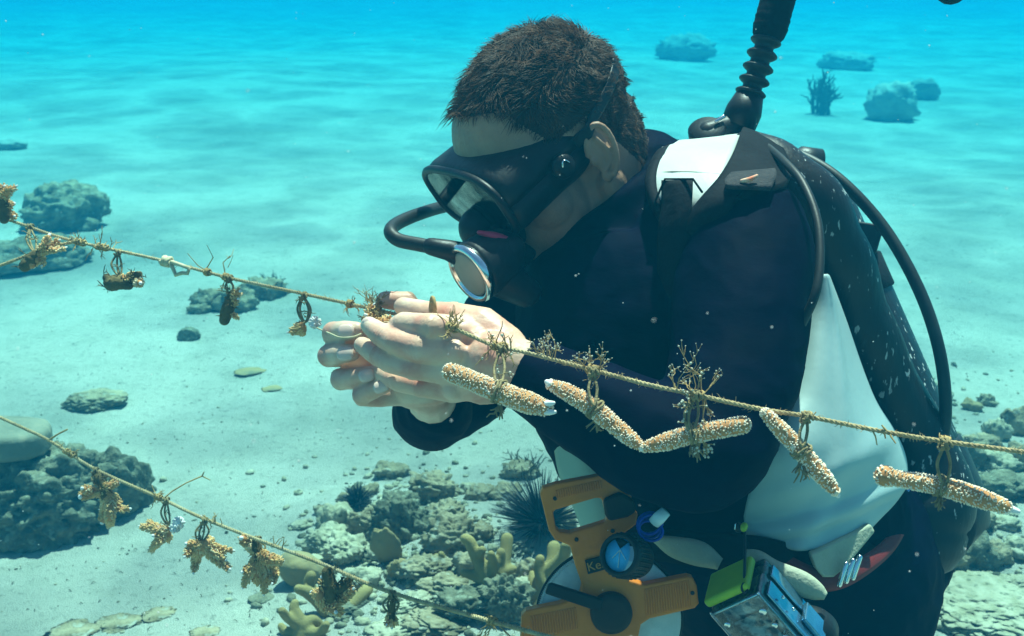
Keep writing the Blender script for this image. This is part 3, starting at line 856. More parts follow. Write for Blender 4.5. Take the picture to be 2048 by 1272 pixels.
for off_ in (0, 9):
    m.tube([P(1309 + off_ * .3, 346 + off_, 1.080), P(1345, 343 + off_, 1.066), P(1390, 344 + off_, 1.054), P(1442, 349 + off_, 1.043)], 0.0007, 5)
m.build('stitching', PALE, vest)
pt = shoulder([((1462, 348, 1.026), (1550, 340, 1.045)), ((1450, 362, 1.004), (1552, 352, 1.02)), ((1452, 374, .993), (1542, 378, 0.998))], 'hook_patch', mat('grey_hook_patch', (0.030, 0.030, 0.034), (0.055, 0.05, 0.05), scale=120, rough=0.9, bump=0.6, bscale=500), 0.004)
m = MB(); m.tube([P(1484, 362, 0.992), P(1500, 359, 0.99), P(1514, 351, 0.994)], [0.0018, 0.0024, 0.0012], 8); m.build('thread_scrap', mat('orange_thread', (0.75, 0.16, 0.06), (0.8, 0.5, 0.35), scale=90, rough=0.7), vest)
m = MB(); m.tube([P(*a) for a in spline([(1530, 290, 1.14), (1570, 325, 1.06), (1606, 368, 1.02), (1634, 440, 0.99), (1640, 520, 0.97), (1630, 590, 0.96), (1600, 655, 0.965), (1570, 720, 0.97)], 6)], 0.0040, 12); m.build('thin_hose', HOSE, vest)
# far side of the vest seen under the arm
rows = patch([(1108, 860, 1.13), (1114, 900, 1.12), (1124, 950, 1.11), (1150, 1010, 1.11), (1170, 1060, 1.11)], [(1160, 860, 1.075), (1176, 900, 1.07), (1198, 950, 1.07), (1212, 1010, 1.07), (1215, 1060, 1.08)], 6, 0.015)
m = MB(); m.grid(rows); m.build('front_lobe', mat('grey_green_cloth', (0.32, 0.42, 0.34), (0.26, 0.36, 0.30), scale=12, rough=0.7, bump=0.3, bscale=20), vest, solid=0.006)
# waist: dark belt, red trim, pale webbing tails, buckle
def ribbon(pts, name, mt, th=0.004, parent=vest, org=None):
    """pts: (x, y, depth, half width px, tilt)"""
    S = spline(pts, 7); rows = []
    for i, a in enumerate(S):
        b = S[min(i + 1, len(S) - 1)]; c = S[max(i - 1, 0)]
        t = np.array([b[0] - c[0], b[1] - c[1]]); t /= max(1e-6, np.linalg.norm(t)); n = np.array([-t[1], t[0]])
        rows.append([P(a[0] + n[0] * a[3] * k, a[1] + n[1] * a[3] * k, a[2] + 0.003 * k * k) for k in (-1, -0.5, 0, 0.5, 1)])
    m = MB(); m.grid(rows); return m.build(name, mt, parent, solid=th)
ribbon([(1290, 1085, 1.06, 30), (1400, 1098, 1.03, 32), (1500, 1105, 1.02, 34), (1600, 1120, 1.03, 34), (1720, 1085, 1.09, 34), (1800, 1030, 1.17, 30)], 'waist_belt', NYLON, 0.008)
ribbon([(1560, 1128, 1.022, 22), (1610, 1152, 1.02, 22), (1665, 1158, 1.025, 20), (1720, 1135, 1.05, 17), (1775, 1092, 1.10, 13), (1812, 1035, 1.16, 9)], 'red_trim', RED, 0.006)
ribbon([(1312, 1078, 1.045, 6), (1350, 1094, 1.025, 20), (1400, 1108, 1.01, 24), (1440, 1128, 1.005, 10)], 'webbing_tail', PALE, 0.003)
ribbon([(1492, 1106, 0.995, 5), (1515, 1116, 0.985, 14), (1545, 1142, 0.978, 22), (1600, 1166, 0.975, 24), (1632, 1182, 0.975, 17), (1650, 1192, 0.976, 5)], 'webbing_tail', PALE, 0.003)
m = MB(); m.prism([P(*a) for a in ((1620, 1108, 1.010), (1680, 1078, 1.03), (1742, 1048, 1.055), (1752, 1064, 1.058), (1690, 1138, 1.03), (1668, 1156, 1.02), (1648, 1156, 1.012), (1632, 1138, 1.008))], FW * 0.012); m.build('belt_pocket', PALE, vest, bevel=0.003)
m = MB(); c = P(1699, 1142, 1.018)
for k in range(3):
    q = c + C3(-0.006 + 0.006 * k, 0.003 * k - 0.003, 0)
    m.tube([q + C3(-0.003, -0.009, 0), q + C3(0.003, 0.009, 0)], 0.0026, 8)
m.build('buckle', CHROME, vest)
m = MB(); m.tube([P(1800, 985, 1.17), P(1812, 975, 1.17)], [0.006, 0.005], 10, m=0); m.build('blue_toggle', mat('blue_plastic', (0.06, 0.20, 0.50), rough=0.4), vest)

# ------------------------------------------------------------------ hoses that float on their own
ih = empty('inflator_hose', P(1480, 262, 1.20), 'black corrugated inflator hose rising from the shoulder of the diver', 'hose')
S = spline([(1478, 250, 1.20), (1492, 215, 1.20), (1512, 150, 1.20), (1534, 75, 1.20), (1552, 15, 1.20)], 40)
pts = []; rad = []
for i, a in enumerate(S):
    pts.append(P(*a)); ph = i / len(S) * 2 * math.pi * 11.5
    rad.append(0.0128 + 0.0036 * max(-0.7, math.sin(ph)))
m = MB(); m.tube(pts, rad, 22); m.build('corrugated_hose', HOSE, ih)
S = spline([(1540, 58, 1.20), (1556, 0, 1.20), (1580, -70, 1.20), (1650, -150, 1.19), (1760, -160, 1.18), (1850, -90, 1.17), (1898, -36, 1.17), (1903, -26, 1.17)], 14)
m = MB(); m.tube([P(*a) for a in S], [0.0182 + 0.0012 * noise.noise(Vector((i * 0.7, 0, 0))) for i in range(len(S))], 20); m.build('hose_sleeve', NYLON, ih)
m = MB(); m.tube([P(1500, 190, 1.20), P(1488, 222, 1.20), P(1474, 255, 1.20)], [0.0145, 0.0190, 0.0185], 20, round_ends=False)
m.tube([P(1505, 222, 1.19), P(1500, 262, 1.19)], [0.006, 0.005], 10)
m.build('elbow', RUBBER, ih)
m = MB(); m.lathe(P(1414, 263, 1.185), C3(-0.15, 0.62, -0.75).normalized(), [(0.010, -0.012), (0.019, -0.006), (0.0195, 0.002), (0.017, 0.005)], 28); m.tube([P(1414, 266, 1.19), P(1470, 252, 1.20)], [0.012, 0.014], 14); m.build('dump_valve', RUBBER, ih)
m = MB(); m.tube([P(1432, 243, 1.18), P(1447, 233, 1.182)], [0.0016, 0.0022], 8); m.build('cable_tie', CHROME, ih)

gh = MB(); gh.tube([P(*a) for a in spline([(1500, 330, 1.36), (1545, 300, 1.33), (1602, 312, 1.30), (1682, 362, 1.27), (1768, 456, 1.25), (1836, 575, 1.23), (1876, 690, 1.22), (1891, 800, 1.22), (1884, 885, 1.23), (1860, 960, 1.26), (1835, 1020, 1.27)], 8)], 0.0066, 14)
o = gh.build('gauge_hose', HOSE); tag(o, 'long black rubber hose looping down the right side behind the tank', 'hose')
# ------------------------------------------------------------------ ropes, ties, algae and coral cuttings
ROPE = mat('sisal_rope', (0.50, 0.38, 0.20), (0.34, 0.24, 0.12), scale=120, rough=0.9, bump=0.4, bscale=500, c3=(0.50, 0.42, 0.26), s3=20, lo3=0.5, hi3=0.7)
ROPE_L = mat('pale_rope', (0.62, 0.54, 0.36), (0.48, 0.40, 0.24), scale=120, rough=0.9)
TIE = mat('tie_string', (0.34, 0.26, 0.13), (0.20, 0.15, 0.07), scale=150, rough=0.9, bump=0.4, bscale=500)
ALGA = mat('brown_algae', (0.50, 0.34, 0.14), (0.32, 0.20, 0.075), scale=120, rough=0.8)
ALGA_T = mat('pale_algae_tips', (0.62, 0.58, 0.45), rough=0.6)
CORAL = mat('coral_skin', (0.58, 0.28, 0.11), (0.46, 0.19, 0.065), scale=50, rough=0.7, c3=(0.52, 0.28, 0.09), s3=30)
POLYP = mat('coral_polyps', (0.95, 0.82, 0.66), (0.90, 0.70, 0.50), scale=80, rough=0.6)
FPOLYP = mat('fragment_polyps', (0.80, 0.52, 0.24), (0.62, 0.34, 0.12), scale=60, rough=0.6, c3=(0.88, 0.74, 0.52), s3=40, lo3=0.5, hi3=0.65)
TIP = mat('coral_tip', (0.80, 0.76, 0.72), rough=0.6)
STUB = mat('overgrown_stub', (0.16, 0.11, 0.04), (0.09, 0.065, 0.025), scale=80, rough=0.9, bump=0.5, bscale=200)
rr = random.Random(11)

def rope_mesh(path, r, turns, strands=3, n=6, fuzz=0):
    m = MB()
    S = [P(*a) for a in spline(path, 26)]
    # resample evenly
    L = [0.0]
    for a, b in zip(S, S[1:]): L.append(L[-1] + (b - a).length)
    tot = L[-1]; N = int(tot / 0.0022)
    def at(x):
        import bisect
        i = min(max(bisect.bisect(L, x) - 1, 0), len(S) - 2)
        return S[i].lerp(S[i + 1], (x - L[i]) / max(1e-9, L[i + 1] - L[i]))
    Q = [at(tot * i / N) for i in range(N + 1)]
    fr = []
    nrm = None
    for i in range(len(Q)):
        t = (Q[min(i + 1, N)] - Q[max(i - 1, 0)]).normalized()
        if nrm is None: nrm, _ = ortho(t)
        nrm = (nrm - t * nrm.dot(t)).normalized()
        fr.append((nrm.copy(), t.cross(nrm)))
    for s in range(strands):
        pts = []
        for i, q in enumerate(Q):
            a = 2 * math.pi * (s / strands + i * 0.0022 / turns)
            rj = r * (0.52 + 0.08 * noise.noise(Vector((i * 0.2, s * 5, 0))))
            pts.append(q + (fr[i][0] * math.cos(a) + fr[i][1] * math.sin(a)) * rj)
        m.tube(pts, r * 0.56, n, cap=True, round_ends=False)
    for _ in range(int(fuzz * tot)):
        i = rr.randrange(1, N)
        a = rr.uniform(0, 2 * math.pi)
        d = fr[i][0] * math.cos(a) + fr[i][1] * math.sin(a)
        p = Q[i] + d * r * 0.7
        t = (Q[min(i + 1, N)] - Q[i - 1]).normalized()
        e = p + (d * rr.uniform(0.4, 1.0) + t * rr.uniform(-1, 1)) * rr.uniform(0.001, 0.005)
        m.tube([p, p.lerp(e, 0.5) + d * 0.0006, e], [0.00028, 0.00022, 0.0001], 3, cap=False)
    return m

R1 = [(-60, 425, 1.38), (20, 441, 1.36), (100, 468, 1.33), (170, 487, 1.30), (330, 522, 1.25), (460, 556, 1.20), (600, 586, 1.15), (720, 612, 1.10), (790, 628, 1.07),
      (850, 640, 1.035), (905, 655, 0.972), (985, 690, 0.955), (1060, 707, 0.935), (1190, 741, 0.90), (1300, 770, 0.875), (1390, 789, 0.86), (1520, 818, 0.845), (1610, 832, 0.84), (1760, 862, 0.83), (1890, 883, 0.82), (2048, 904, 0.81), (2110, 912, 0.80)]
o = rope_mesh(R1, 0.0018, 0.011, fuzz=520).build('rope', ROPE)
tag(o, 'long tan nursery rope passing through the hands of the diver and across his arm', 'rope')
R2 = [(-50, 812, 1.48), (40, 853, 1.45), (100, 882, 1.43), (190, 938, 1.40), (320, 996, 1.35), (410, 1038, 1.31), (560, 1096, 1.24), (650, 1130, 1.20), (780, 1184, 1.13), (960, 1236, 1.02), (1080, 1269, 0.95), (1140, 1286, 0.92)]
o = rope_mesh(R2, 0.0021, 0.011, fuzz=260).build('rope', ROPE)
tag(o, 'thin lower rope crossing the bottom left in front of the rocks and the tape reel', 'rope')
R3 = [(-40, 545, 1.30), (30, 520, 1.31), (90, 497, 1.315), (150, 483, 1.305)]
o = rope_mesh(R3, 0.0019, 0.010, fuzz=300).build('rope', ROPE)
tag(o, 'short side rope running off the left edge from the knot of the upper rope', 'rope')

def r_at(R, x):
    """point of a rope above photo column x"""
    for a, b in zip(R, R[1:]):
        if a[0] <= x <= b[0]:
            t = (x - a[0]) / (b[0] - a[0])
            return tuple(a[i] + (b[i] - a[i]) * t for i in range(3))
    return R[-1]

def twig(m, p, d, ln, r, depth, beads=0.0, mt=0, mb=1, bend=0.5):
    e = p + d * ln
    mid = p.lerp(e, 0.5) + Vector((rr.gauss(0, 1), rr.gauss(0, 1), rr.gauss(0, 1))) * ln * 0.08
    m.tube([p, mid, e], [r, r * 0.8, r * 0.55], 4, m=mt, cap=False)
    if depth > 0:
        for _ in range(rr.choice((2, 2, 3))):
            t = rr.uniform(0.35, 1.0)
            q = p.lerp(e, t)
            nd = (d + Vector((rr.gauss(0, bend), rr.gauss(0, bend * 0.6), rr.gauss(0, bend)))).normalized()
            twig(m, q, nd, ln * rr.uniform(0.45, 0.75), r * 0.7, depth - 1, beads, mt, mb, bend)
    if beads and rr.random() < beads:
        m.ball(e, r * rr.uniform(1.5, 2.2), 6, 4, m=mb)

def wrap(m, c, ax, r, n=5, wire=0.0011, spread=0.007, mt=0):
    """a few turns of string round an axis at c"""
    a, b = ortho(ax); pts = []
    for i in range(n * 9 + 1):
        t = i / 9 * 2 * math.pi
        k = i / (n * 9) - 0.5
        pts.append(c + (a * math.cos(t) + b * math.sin(t)) * r * (1 + 0.18 * noise.noise(Vector((i * 0.4, c.x * 50, 0)))) + ax * (spread * k + 0.0012 * math.sin(i * 1.7)))
    m.tube(pts, wire, 5, m=mt)

def rope_dir(R, x):
    a, b = r_at(R, x - 6), r_at(R, x + 6)
    return (P(*b) - P(*a)).normalized()

def tuft(R, x, label, ups=4, ln=0.014, depth=1, beads=0.0, spread=0.014, down=0.3, knot=True, r=0.0007, group='tufts of algae on the ropes', loops=0):
    c = P(*r_at(R, x)); ax = rope_dir(R, x)
    m = MB()
    if knot: wrap(m, c, ax, 0.0034, 4, 0.0011, spread * 0.6)
    for _ in range(ups):
        p = c + ax * rr.uniform(-spread, spread) * 0.5
        s = -1 if rr.random() < down else 1
        d = (UP * s + RT * rr.gauss(0, 0.55) + FW * rr.gauss(0, 0.6)).normalized()
        twig(m, p, d, ln * rr.uniform(0.6, 1.3), r, depth, beads)
    for _ in range(loops):
        w_ = rr.uniform(0.003, 0.006); h_ = rr.uniform(0.016, 0.024); off_ = rr.uniform(-0.002, 0.002)
        m.tube([c + ax * (w_ * math.sin(t) + off_) + UP * (h_ * 0.5 * (1 - math.cos(t))) + FW * 0.002 * math.sin(t * 2) for t in np.linspace(0, 2 * math.pi, 14)], 0.0014, 6)
    o = m.build('algae_tuft', [ALGA, ALGA_T])
    tag(o, label, 'algae', group)
    return o

def loop_tie(m, top, bot, w_=0.006, wire=0.0011, strands=2):
    """doubled string from the rope down to the coral"""
    for k in range(strands):
        s = -1 if k % 2 == 0 else 1
        j = rr.uniform(0.6, 1.1) * (1 + k // 2)
        mid = top.lerp(bot, 0.5) + RT * (s * w_ * j) + FW * rr.uniform(-.002, .002)
        pts = [Vector(q) for q in spline([tuple(top), tuple(top.lerp(bot, 0.2) + RT * s * w_ * 0.5 * j), tuple(mid), tuple(top.lerp(bot, 0.85) + RT * s * w_ * 0.6 * j), tuple(bot)], 4)]
        m.tube(pts, wire, 5)
    ax = (bot - top).normalized()
    wrap(m, top, RT, 0.0040, 3, wire, 0.006)

def bumps(m, pts, rad, dens, br, bh, mt=1, ends=True, tilt=0.25, keep=None):
    """coral polyps standing all over a branch"""
    for i in range(len(pts) - 1):
        a, b = pts[i], pts[i + 1]; L_ = (b - a).length
        if L_ < 1e-7: continue
        t = (b - a) / L_; n_, bi = ortho(t)
        rm = (rad[i] + rad[i + 1]) / 2
        for _ in range(max(1, int(2 * math.pi * rm * L_ * dens))):
            k = rr.random(); an = rr.uniform(0, 2 * math.pi)
            d = n_ * math.cos(an) + bi * math.sin(an)
            r_ = rad[i] + (rad[i + 1] - rad[i]) * k
            if keep and not keep(a.lerp(b, k), d): continue
            s = rr.uniform(0.75, 1.25)
            m.dome(a.lerp(b, k) + d * r_, (d + t * tilt).normalized(), br * s, bh * s, mt)

def rod(label, px, rad, tips, tie_at, tie_top, extra=None, group='coral cuttings hanging from the upper rope', tufts=0, strands=2):
    """one straight coral cutting; px = list of (x, y, depth)"""
    S = spline(px, 8)
    pts = [P(*a) for a in S]
    rd = [float(v[0]) for v in spline([(r,) for r in rad], 8)]
    rd = [r * 0.9 * (1 + 0.07 * noise.noise(p * 90)) for r, p in zip(rd, pts)]
    o = empty('coral_cutting', P(*px[len(px) // 2]), label, 'coral', group)
    m = MB(); m.tube(pts, rd, 18, m=0)
    bumps(m, pts, rd, 340000, 0.00058, 0.0009)
    for (a, d, h) in ((pts[0], (pts[0] - pts[2]).normalized(), rd[0]), (pts[-1], (pts[-1] - pts[-3]).normalized(), rd[-1])):
        a1, b1 = ortho(d)
        for _ in range(54):
            an = rr.uniform(0, 6.28); q = math.sqrt(rr.random())
            m.dome(a + d * h * (1.0 * (1 - q * q) ** 0.5) + (a1 * math.cos(an) + b1 * math.sin(an)) * h * q, (d + (a1 * math.cos(an) + b1 * math.sin(an)) * q).normalized(), 0.0007, 0.0010, 1)
    for t in tips:
        a, b = P(*t[0]), P(*t[1])
        m.tube([a, a.lerp(b, 0.6), b], [t[2], t[2] * 0.9, t[2] * 0.6], 10, m=2)
    m.build('branch', [CORAL, POLYP, TIP], o)
    if tie_at:
        m = MB(); a, b = P(*tie_top), P(*tie_at)
        loop_tie(m, a, b + UP * 0.002, 0.0045, 0.0012, strands)
        i = min(range(len(pts)), key=lambda k: (pts[k] - b).length)
        tt = (pts[min(i + 1, len(pts) - 1)] - pts[max(0, i - 1)]).normalized()
        wrap(m, pts[i], tt, rd[i] + 0.0012, 4, 0.0010, 0.006)
        for _ in range(5):
            twig(m, pts[i] - UP * (rd[i]), (-UP + RT * rr.gauss(-0.2, 0.5) + FW * rr.gauss(0, .4)).normalized(), rr.uniform(0.006, 0.013), 0.0012, 1, 0.0)
        for _ in range(tufts):
            twig(m, a.lerp(b, rr.random()), (RT * rr.gauss(0, 1) + UP * rr.uniform(0, 0.7) - FW * rr.random() * 0.5).normalized(), rr.uniform(0.006, 0.012), 0.0006, 1, 0.9)
        m.build('tie_string', [TIE, ALGA_T], o)
    return o

rod('thick brown coral cutting below the wrist of the diver, two white tips on it',
    [(903, 745, 0.925), (950, 764, 0.92), (1000, 785, 0.915), (1050, 803, 0.905), (1090, 816, 0.90)], [0.0082, 0.0084, 0.0090, 0.0094, 0.0070],
    [((1092, 808, 0.897), (1107, 806, 0.893), 0.0026), ((1092, 824, 0.897), (1110, 824, 0.893), 0.0026)], (998, 780, 0.908), (1002, 700, 0.945), tufts=3)
rod('thin bent coral cutting sloping down across the dark sleeve of the diver',
    [(1103, 770, 0.905), (1140, 787, 0.895), (1185, 815, 0.885), (1225, 848, 0.88), (1262, 878, 0.875), (1280, 892, 0.872)], [0.0046, 0.0072, 0.0076, 0.0070, 0.0062, 0.0040],
    [((1102, 769, 0.904), (1094, 764, 0.905), 0.0036), ((1280, 891, 0.872), (1288, 897, 0.872), 0.0034)], (1188, 816, 0.876), (1186, 745, 0.89))
rod('coral cutting tilted upward to the right, a feathery tuft beneath it',
    [(1292, 894, 0.868), (1330, 884, 0.862), (1380, 870, 0.857), (1430, 860, 0.853), (1484, 850, 0.850)], [0.0044, 0.0068, 0.0074, 0.0070, 0.0066],
    [((1292, 894, 0.868), (1284, 898, 0.868), 0.0034)], (1382, 869, 0.851), (1391, 792, 0.855), tufts=7, strands=3)
rod('slim coral cutting hanging steeply in front of the silver vest panel',
    [(1532, 828, 0.838), (1560, 858, 0.836), (1602, 902, 0.834), (1645, 952, 0.832), (1668, 980, 0.830)], [0.0042, 0.0062, 0.0066, 0.0066, 0.0042],
    [((1668, 980, 0.83), (1676, 992, 0.83), 0.0026)], (1604, 900, 0.828), (1612, 835, 0.834))
rod('coral cutting at the far right, tied by a diamond shaped loop of string',
    [(1770, 952, 0.826), (1800, 958, 0.825), (1880, 972, 0.822), (1950, 993, 0.82), (2008, 1013, 0.818)], [0.0084, 0.0062, 0.0072, 0.0076, 0.0056],
    [((2008, 1014, 0.818), (2036, 1023, 0.816), 0.0030)], (1888, 974, 0.816), (1889, 888, 0.815))

# tufts along the upper rope
tuft(R1, 160, 'rusty tangle of algae where the side rope joins the upper rope', 7, 0.010, 1, spread=0.03)
tuft(R1, 205, 'spiky brown algae on the upper rope, in front of the dark left boulder', 8, 0.012, 1, spread=0.03)
tuft(R1, 415, 'single tall dark spike of algae on the upper rope, left of the bushy seabed corals', 2, 0.028, 0, spread=0.008, down=0)
tuft(R1, 452, 'curled pair of algae spikes directly above the hanging brown stub', 3, 0.020, 1, spread=0.01, down=0.2)
tuft(R1, 700, 'tiny knot of algae on the rope, left of the finger tips', 5, 0.009, 1, spread=0.008, down=0.8)
tuft(R1, 752, 'bushy tan algae between the thumbs of the diver and the rope', 16, 0.014, 2, 0.2, spread=0.02, down=0.2, r=0.0006)
tuft(R1, 866, 'upright looped knot of string over the left thumb', 3, 0.008, 0, spread=0.006, down=0.3, loops=6)
tuft(R1, 903, 'spiky tan algae lying on the back of the left hand', 11, 0.014, 1, spread=0.03, down=0.4)
tuft(R1, 1000, 'tangled knot of algae at the wrist, over the thick coral cutting', 12, 0.012, 1, 0.2, spread=0.024, down=0.4)
tuft(R1, 1092, 'white beaded algae spray on the rope beside the cuff', 9, 0.014, 2, 0.9, spread=0.026, down=0.0, knot=False, r=0.0005)
tuft(R1, 1186, 'short white beaded spray above the bent coral cutting', 8, 0.011, 2, 0.9, spread=0.016, down=0.15, r=0.0005)
tuft(R1, 1352, 'leaning tall white beaded algae spray in front of the chest', 3, 0.022, 2, 0.95, spread=0.006, down=0.0, knot=False, r=0.0005)
tuft(R1, 1392, 'bushy white beaded algae spray around the knot above the upward tilted cutting', 9, 0.018, 2, 0.95, spread=0.018, down=0.35, r=0.0005)
tuft(R1, 1614, 'small plain knot in front of the silver vest panel', 2, 0.006, 0, spread=0.006)
tuft(R1, 1762, 'two short stubs of algae hanging from the rope by the edge of the silver panel', 4, 0.009, 0, spread=0.018, down=0.9, knot=False, r=0.001)
tuft(R1, 1889, 'frayed knot on the rope where it passes the black gauge hose', 5, 0.006, 0, spread=0.008)
c = P(1402, 880, 0.855); m = MB()
for _ in range(10): twig(m, c, (-UP + RT * rr.gauss(0.2, 0.7) - FW * rr.random() * 0.5).normalized(), rr.uniform(0.006, 0.011), 0.0007, 1, 0.8)
tag(m.build('algae_tuft', [ALGA, ALGA_T]), 'small yellow beaded tuft below the upward tilted cutting', 'algae', 'tufts of algae on the ropes')
# pale knotted loop
c = R1; m = MB()
wrap(m, P(*r_at(R1, 334)), rope_dir(R1, 334), 0.0045, 4, 0.0022, 0.010)
a0, d0 = P(*r_at(R1, 340)), rope_dir(R1, 350)
m.tube([a0 + d0 * t[0] - UP * t[1] - FW * 0.003 for t in ((0, 0), (0.006, 0.006), (0.010, 0.012), (0.020, 0.008), (0.028, 0.007), (0.031, 0.001), (0.02, 0.0), (0.004, -0.001))], 0.0022, 7)
tag(m.build('rope_knot', ROPE_L), 'pale cream knotted loop on the upper rope', 'rope knot')

# branching coral fragments
def fragment(label, chains, d, tie=None, stub=None, group='coral fragments on the upper rope', algae=0, clump=None, R=R1, depthvar=0.012, bum=1.0):
    xs_ = [p[0] for c in chains for p in c]; ys_ = [p[1] for c in chains for p in c]
    o = empty('coral_fragment', P(sum(xs_) / len(xs_), max(ys_), d), label, 'coral', group)
    m = MB(); sc = d / FPX
    for c in chains:
        k = [rr.uniform(-1, 1) * depthvar for _ in c]; k[0] = 0
        S = spline([(p[0], p[1], d + k[i], p[2]) for i, p in enumerate(c)], 5)
        pts = [P(*a[:3]) for a in S]; rd = [max(1.4, a[3] * 0.82) * sc for a in S]
        m.tube(pts, rd, 12, m=0)
        bumps(m, pts, rd, 230000 * bum, 0.00095, 0.0026, tilt=0.9)
        e = (pts[-1] - pts[-3]).normalized()
        m.dome(pts[-1] + e * rd[-1] * 0.8, e, rd[-1] * 0.7, 0.0025, 2)
    for (x, y, r) in (clump or []):
        cc = P(x, y, d - 0.004)
        m.ball(cc, r * sc * 0.8, 10, 7, m=2)
        for _ in range(60):
            dd = Vector((rr.gauss(0, 1), rr.gauss(0, 1), rr.gauss(0, 1))).normalized()
            m.dome(cc + dd * r * sc * 0.75, dd, 0.0014, 0.0026, 2)
    m.build('branches', [CORAL, FPOLYP, TIP], o)
    if stub:
        m = MB()
        for c in stub:
            S = spline([(p[0], p[1], d, p[2]) for p in c], 5)
            m.tube([P(*a[:3]) for a in S], [a[3] * sc * (1 + .15 * noise.noise(Vector((i * .6, a[0], 0)))) for i, a in enumerate(S)], 12)
        for c in stub:
            for _ in range(algae):
                p = rr.choice(c)
                twig(m, P(p[0] + rr.gauss(0, p[2] * .5), p[1] + rr.gauss(0, p[2] * .5), d - 0.002), (RT * rr.gauss(0, 1) + UP * rr.gauss(0, 1) - FW * rr.random()).normalized(), rr.uniform(0.004, 0.011), 0.0007, 1)
        m.build('overgrown_stub', STUB, o)
    if tie:
        m = MB(); a, b = P(*tie[0]), P(*tie[1])
        loop_tie(m, a, b, 0.004, 0.0012, tie[2] if len(tie) > 2 else 2)
        for _ in range(algae // 2 + 2):
            twig(m, a.lerp(b, rr.random()), (RT * rr.gauss(0, 1) + UP * rr.gauss(0, .6) - FW * rr.random()).normalized(), rr.uniform(0.004, 0.010), 0.0007, 1)
        m.build('tie_string', TIE, o)
    return o

def T(R, x, y, dd=0.0, n=2):
    a = r_at(R, x); return (a, (x + 2, y, a[2] + dd), n)

fragment('orange brown clump of coral at the left edge, on top of the upper rope', [[(2, 395, 12), (18, 382, 8), (30, 374, 4)], [(5, 410, 13), (22, 408, 8)], [(0, 425, 12), (20, 430, 9), (28, 432, 5)], [(-8, 400, 14), (4, 380, 9), (8, 374, 6)]], 1.345, stub=[[(8, 438, 10), (6, 420, 12), (4, 395, 10)]], algae=14)
fragment('branching cream coral fragment beside the side rope, in front of the left boulders', [[(62, 528, 12), (75, 512, 10), (88, 492, 8), (97, 474, 6)], [(78, 508, 8), (100, 495, 7), (117, 482, 5)], [(74, 520, 9), (86, 520, 6), (84, 530, 4)], [(86, 500, 7), (108, 500, 5), (128, 496, 4)]], 1.30, tie=((60, 455, 1.345), (70, 505, 1.30), 3), stub=[[(50, 532, 12), (62, 520, 13), (70, 508, 9)]], algae=6)
fragment('stubby fragment hanging level below the upper rope on a doubled string', [[(248, 563, 11), (266, 562, 10), (280, 566, 7)], [(240, 560, 8), (262, 552, 6), (278, 549, 4)]], 1.27, tie=((236, 506, 1.28), (240, 552, 1.27), 3), stub=[[(214, 556, 9), (222, 566, 15), (240, 566, 14), (258, 572, 8)], [(220, 560, 9), (217, 576, 5)], [(262, 552, 8), (279, 548, 6)]], algae=5)
fragment('upright dark stub with white polyps at its top right, hanging near the bushy seabed corals', [[(464, 596, 9), (472, 588, 8), (478, 584, 6)], [(466, 608, 7), (474, 600, 5)], [(458, 626, 7), (470, 632, 4), (476, 634, 3)]], 1.20, tie=((458, 558, 1.20), (461, 588, 1.20), 2), stub=[[(464, 588, 8), (460, 605, 12), (454, 622, 13), (449, 640, 11)]], algae=8)
fragment('small white ended fragment left of the finger tips, on a long fuzzy string', [[(606, 655, 9), (594, 660, 8), (580, 664, 4)], [(604, 650, 8), (590, 656, 6)], [(608, 660, 7), (600, 668, 4)]], 1.14, tie=((606, 592, 1.145), (610, 645, 1.14), 4), clump=[(630, 645, 11)], algae=14)
fragment('brown coral fragment held between the hands of the diver', [[(745, 650, 10), (765, 645, 9), (778, 636, 6)], [(750, 640, 9), (735, 632, 7)], [(755, 655, 9), (775, 655, 7), (785, 650, 5)], [(742, 640, 8), (738, 622, 7), (745, 612, 4)]], 1.062, stub=[[(732, 640, 10), (745, 630, 12), (758, 640, 9)]], algae=16)
LOWG = 'coral fragments on the lower rope'
fragment('shaggy fragment at the left of the lower rope, in front of the encrusted boulder', [[(215, 985, 11), (185, 985, 10), (165, 992, 9)], [(180, 982, 10), (168, 978, 7)], [(205, 978, 9), (222, 970, 8), (235, 966, 5)], [(222, 990, 10), (235, 1005, 8), (240, 1018, 6), (256, 1018, 5)], [(215, 995, 13), (212, 1020, 11), (206, 1040, 8)], [(222, 1000, 12), (220, 1030, 10), (220, 1050, 6)]], 1.385, tie=((190, 942, 1.395), (205, 975, 1.385), 4), algae=14, stub=[[(195, 955, 8), (208, 975, 10), (212, 995, 10)]], R=R2, group=LOWG)
fragment('small fragment with a bright white end below the thin twig of the lower rope', [[(335, 1062, 10), (310, 1058, 9), (282, 1053, 4)], [(318, 1058, 8), (302, 1048, 6), (299, 1044, 4)], [(330, 1070, 10), (315, 1085, 8), (302, 1102, 4)], [(336, 1070, 8), (338, 1080, 5)], [(322, 1066, 8), (310, 1070, 6)]], 1.34, tie=((332, 1002, 1.345), (338, 1050, 1.34), 3), clump=[(357, 1046, 12), (350, 1056, 9)], algae=8, R=R2, group=LOWG)
fragment('fan shaped branching fragment on the lower rope, left of the largest hanging fragment', [[(405, 1088, 11), (385, 1095, 10), (372, 1110, 6)], [(400, 1095, 11), (392, 1118, 9), (388, 1142, 5)], [(412, 1090, 11), (435, 1098, 9), (464, 1101, 4)], [(410, 1095, 12), (430, 1115, 10), (456, 1136, 6)], [(400, 1090, 9), (378, 1088, 7)], [(415, 1085, 9), (422, 1078, 7)], [(420, 1100, 8), (448, 1118, 5)]], 1.31, tie=((408, 1042, 1.31), (400, 1085, 1.31), 4), algae=10, R=R2, group=LOWG)
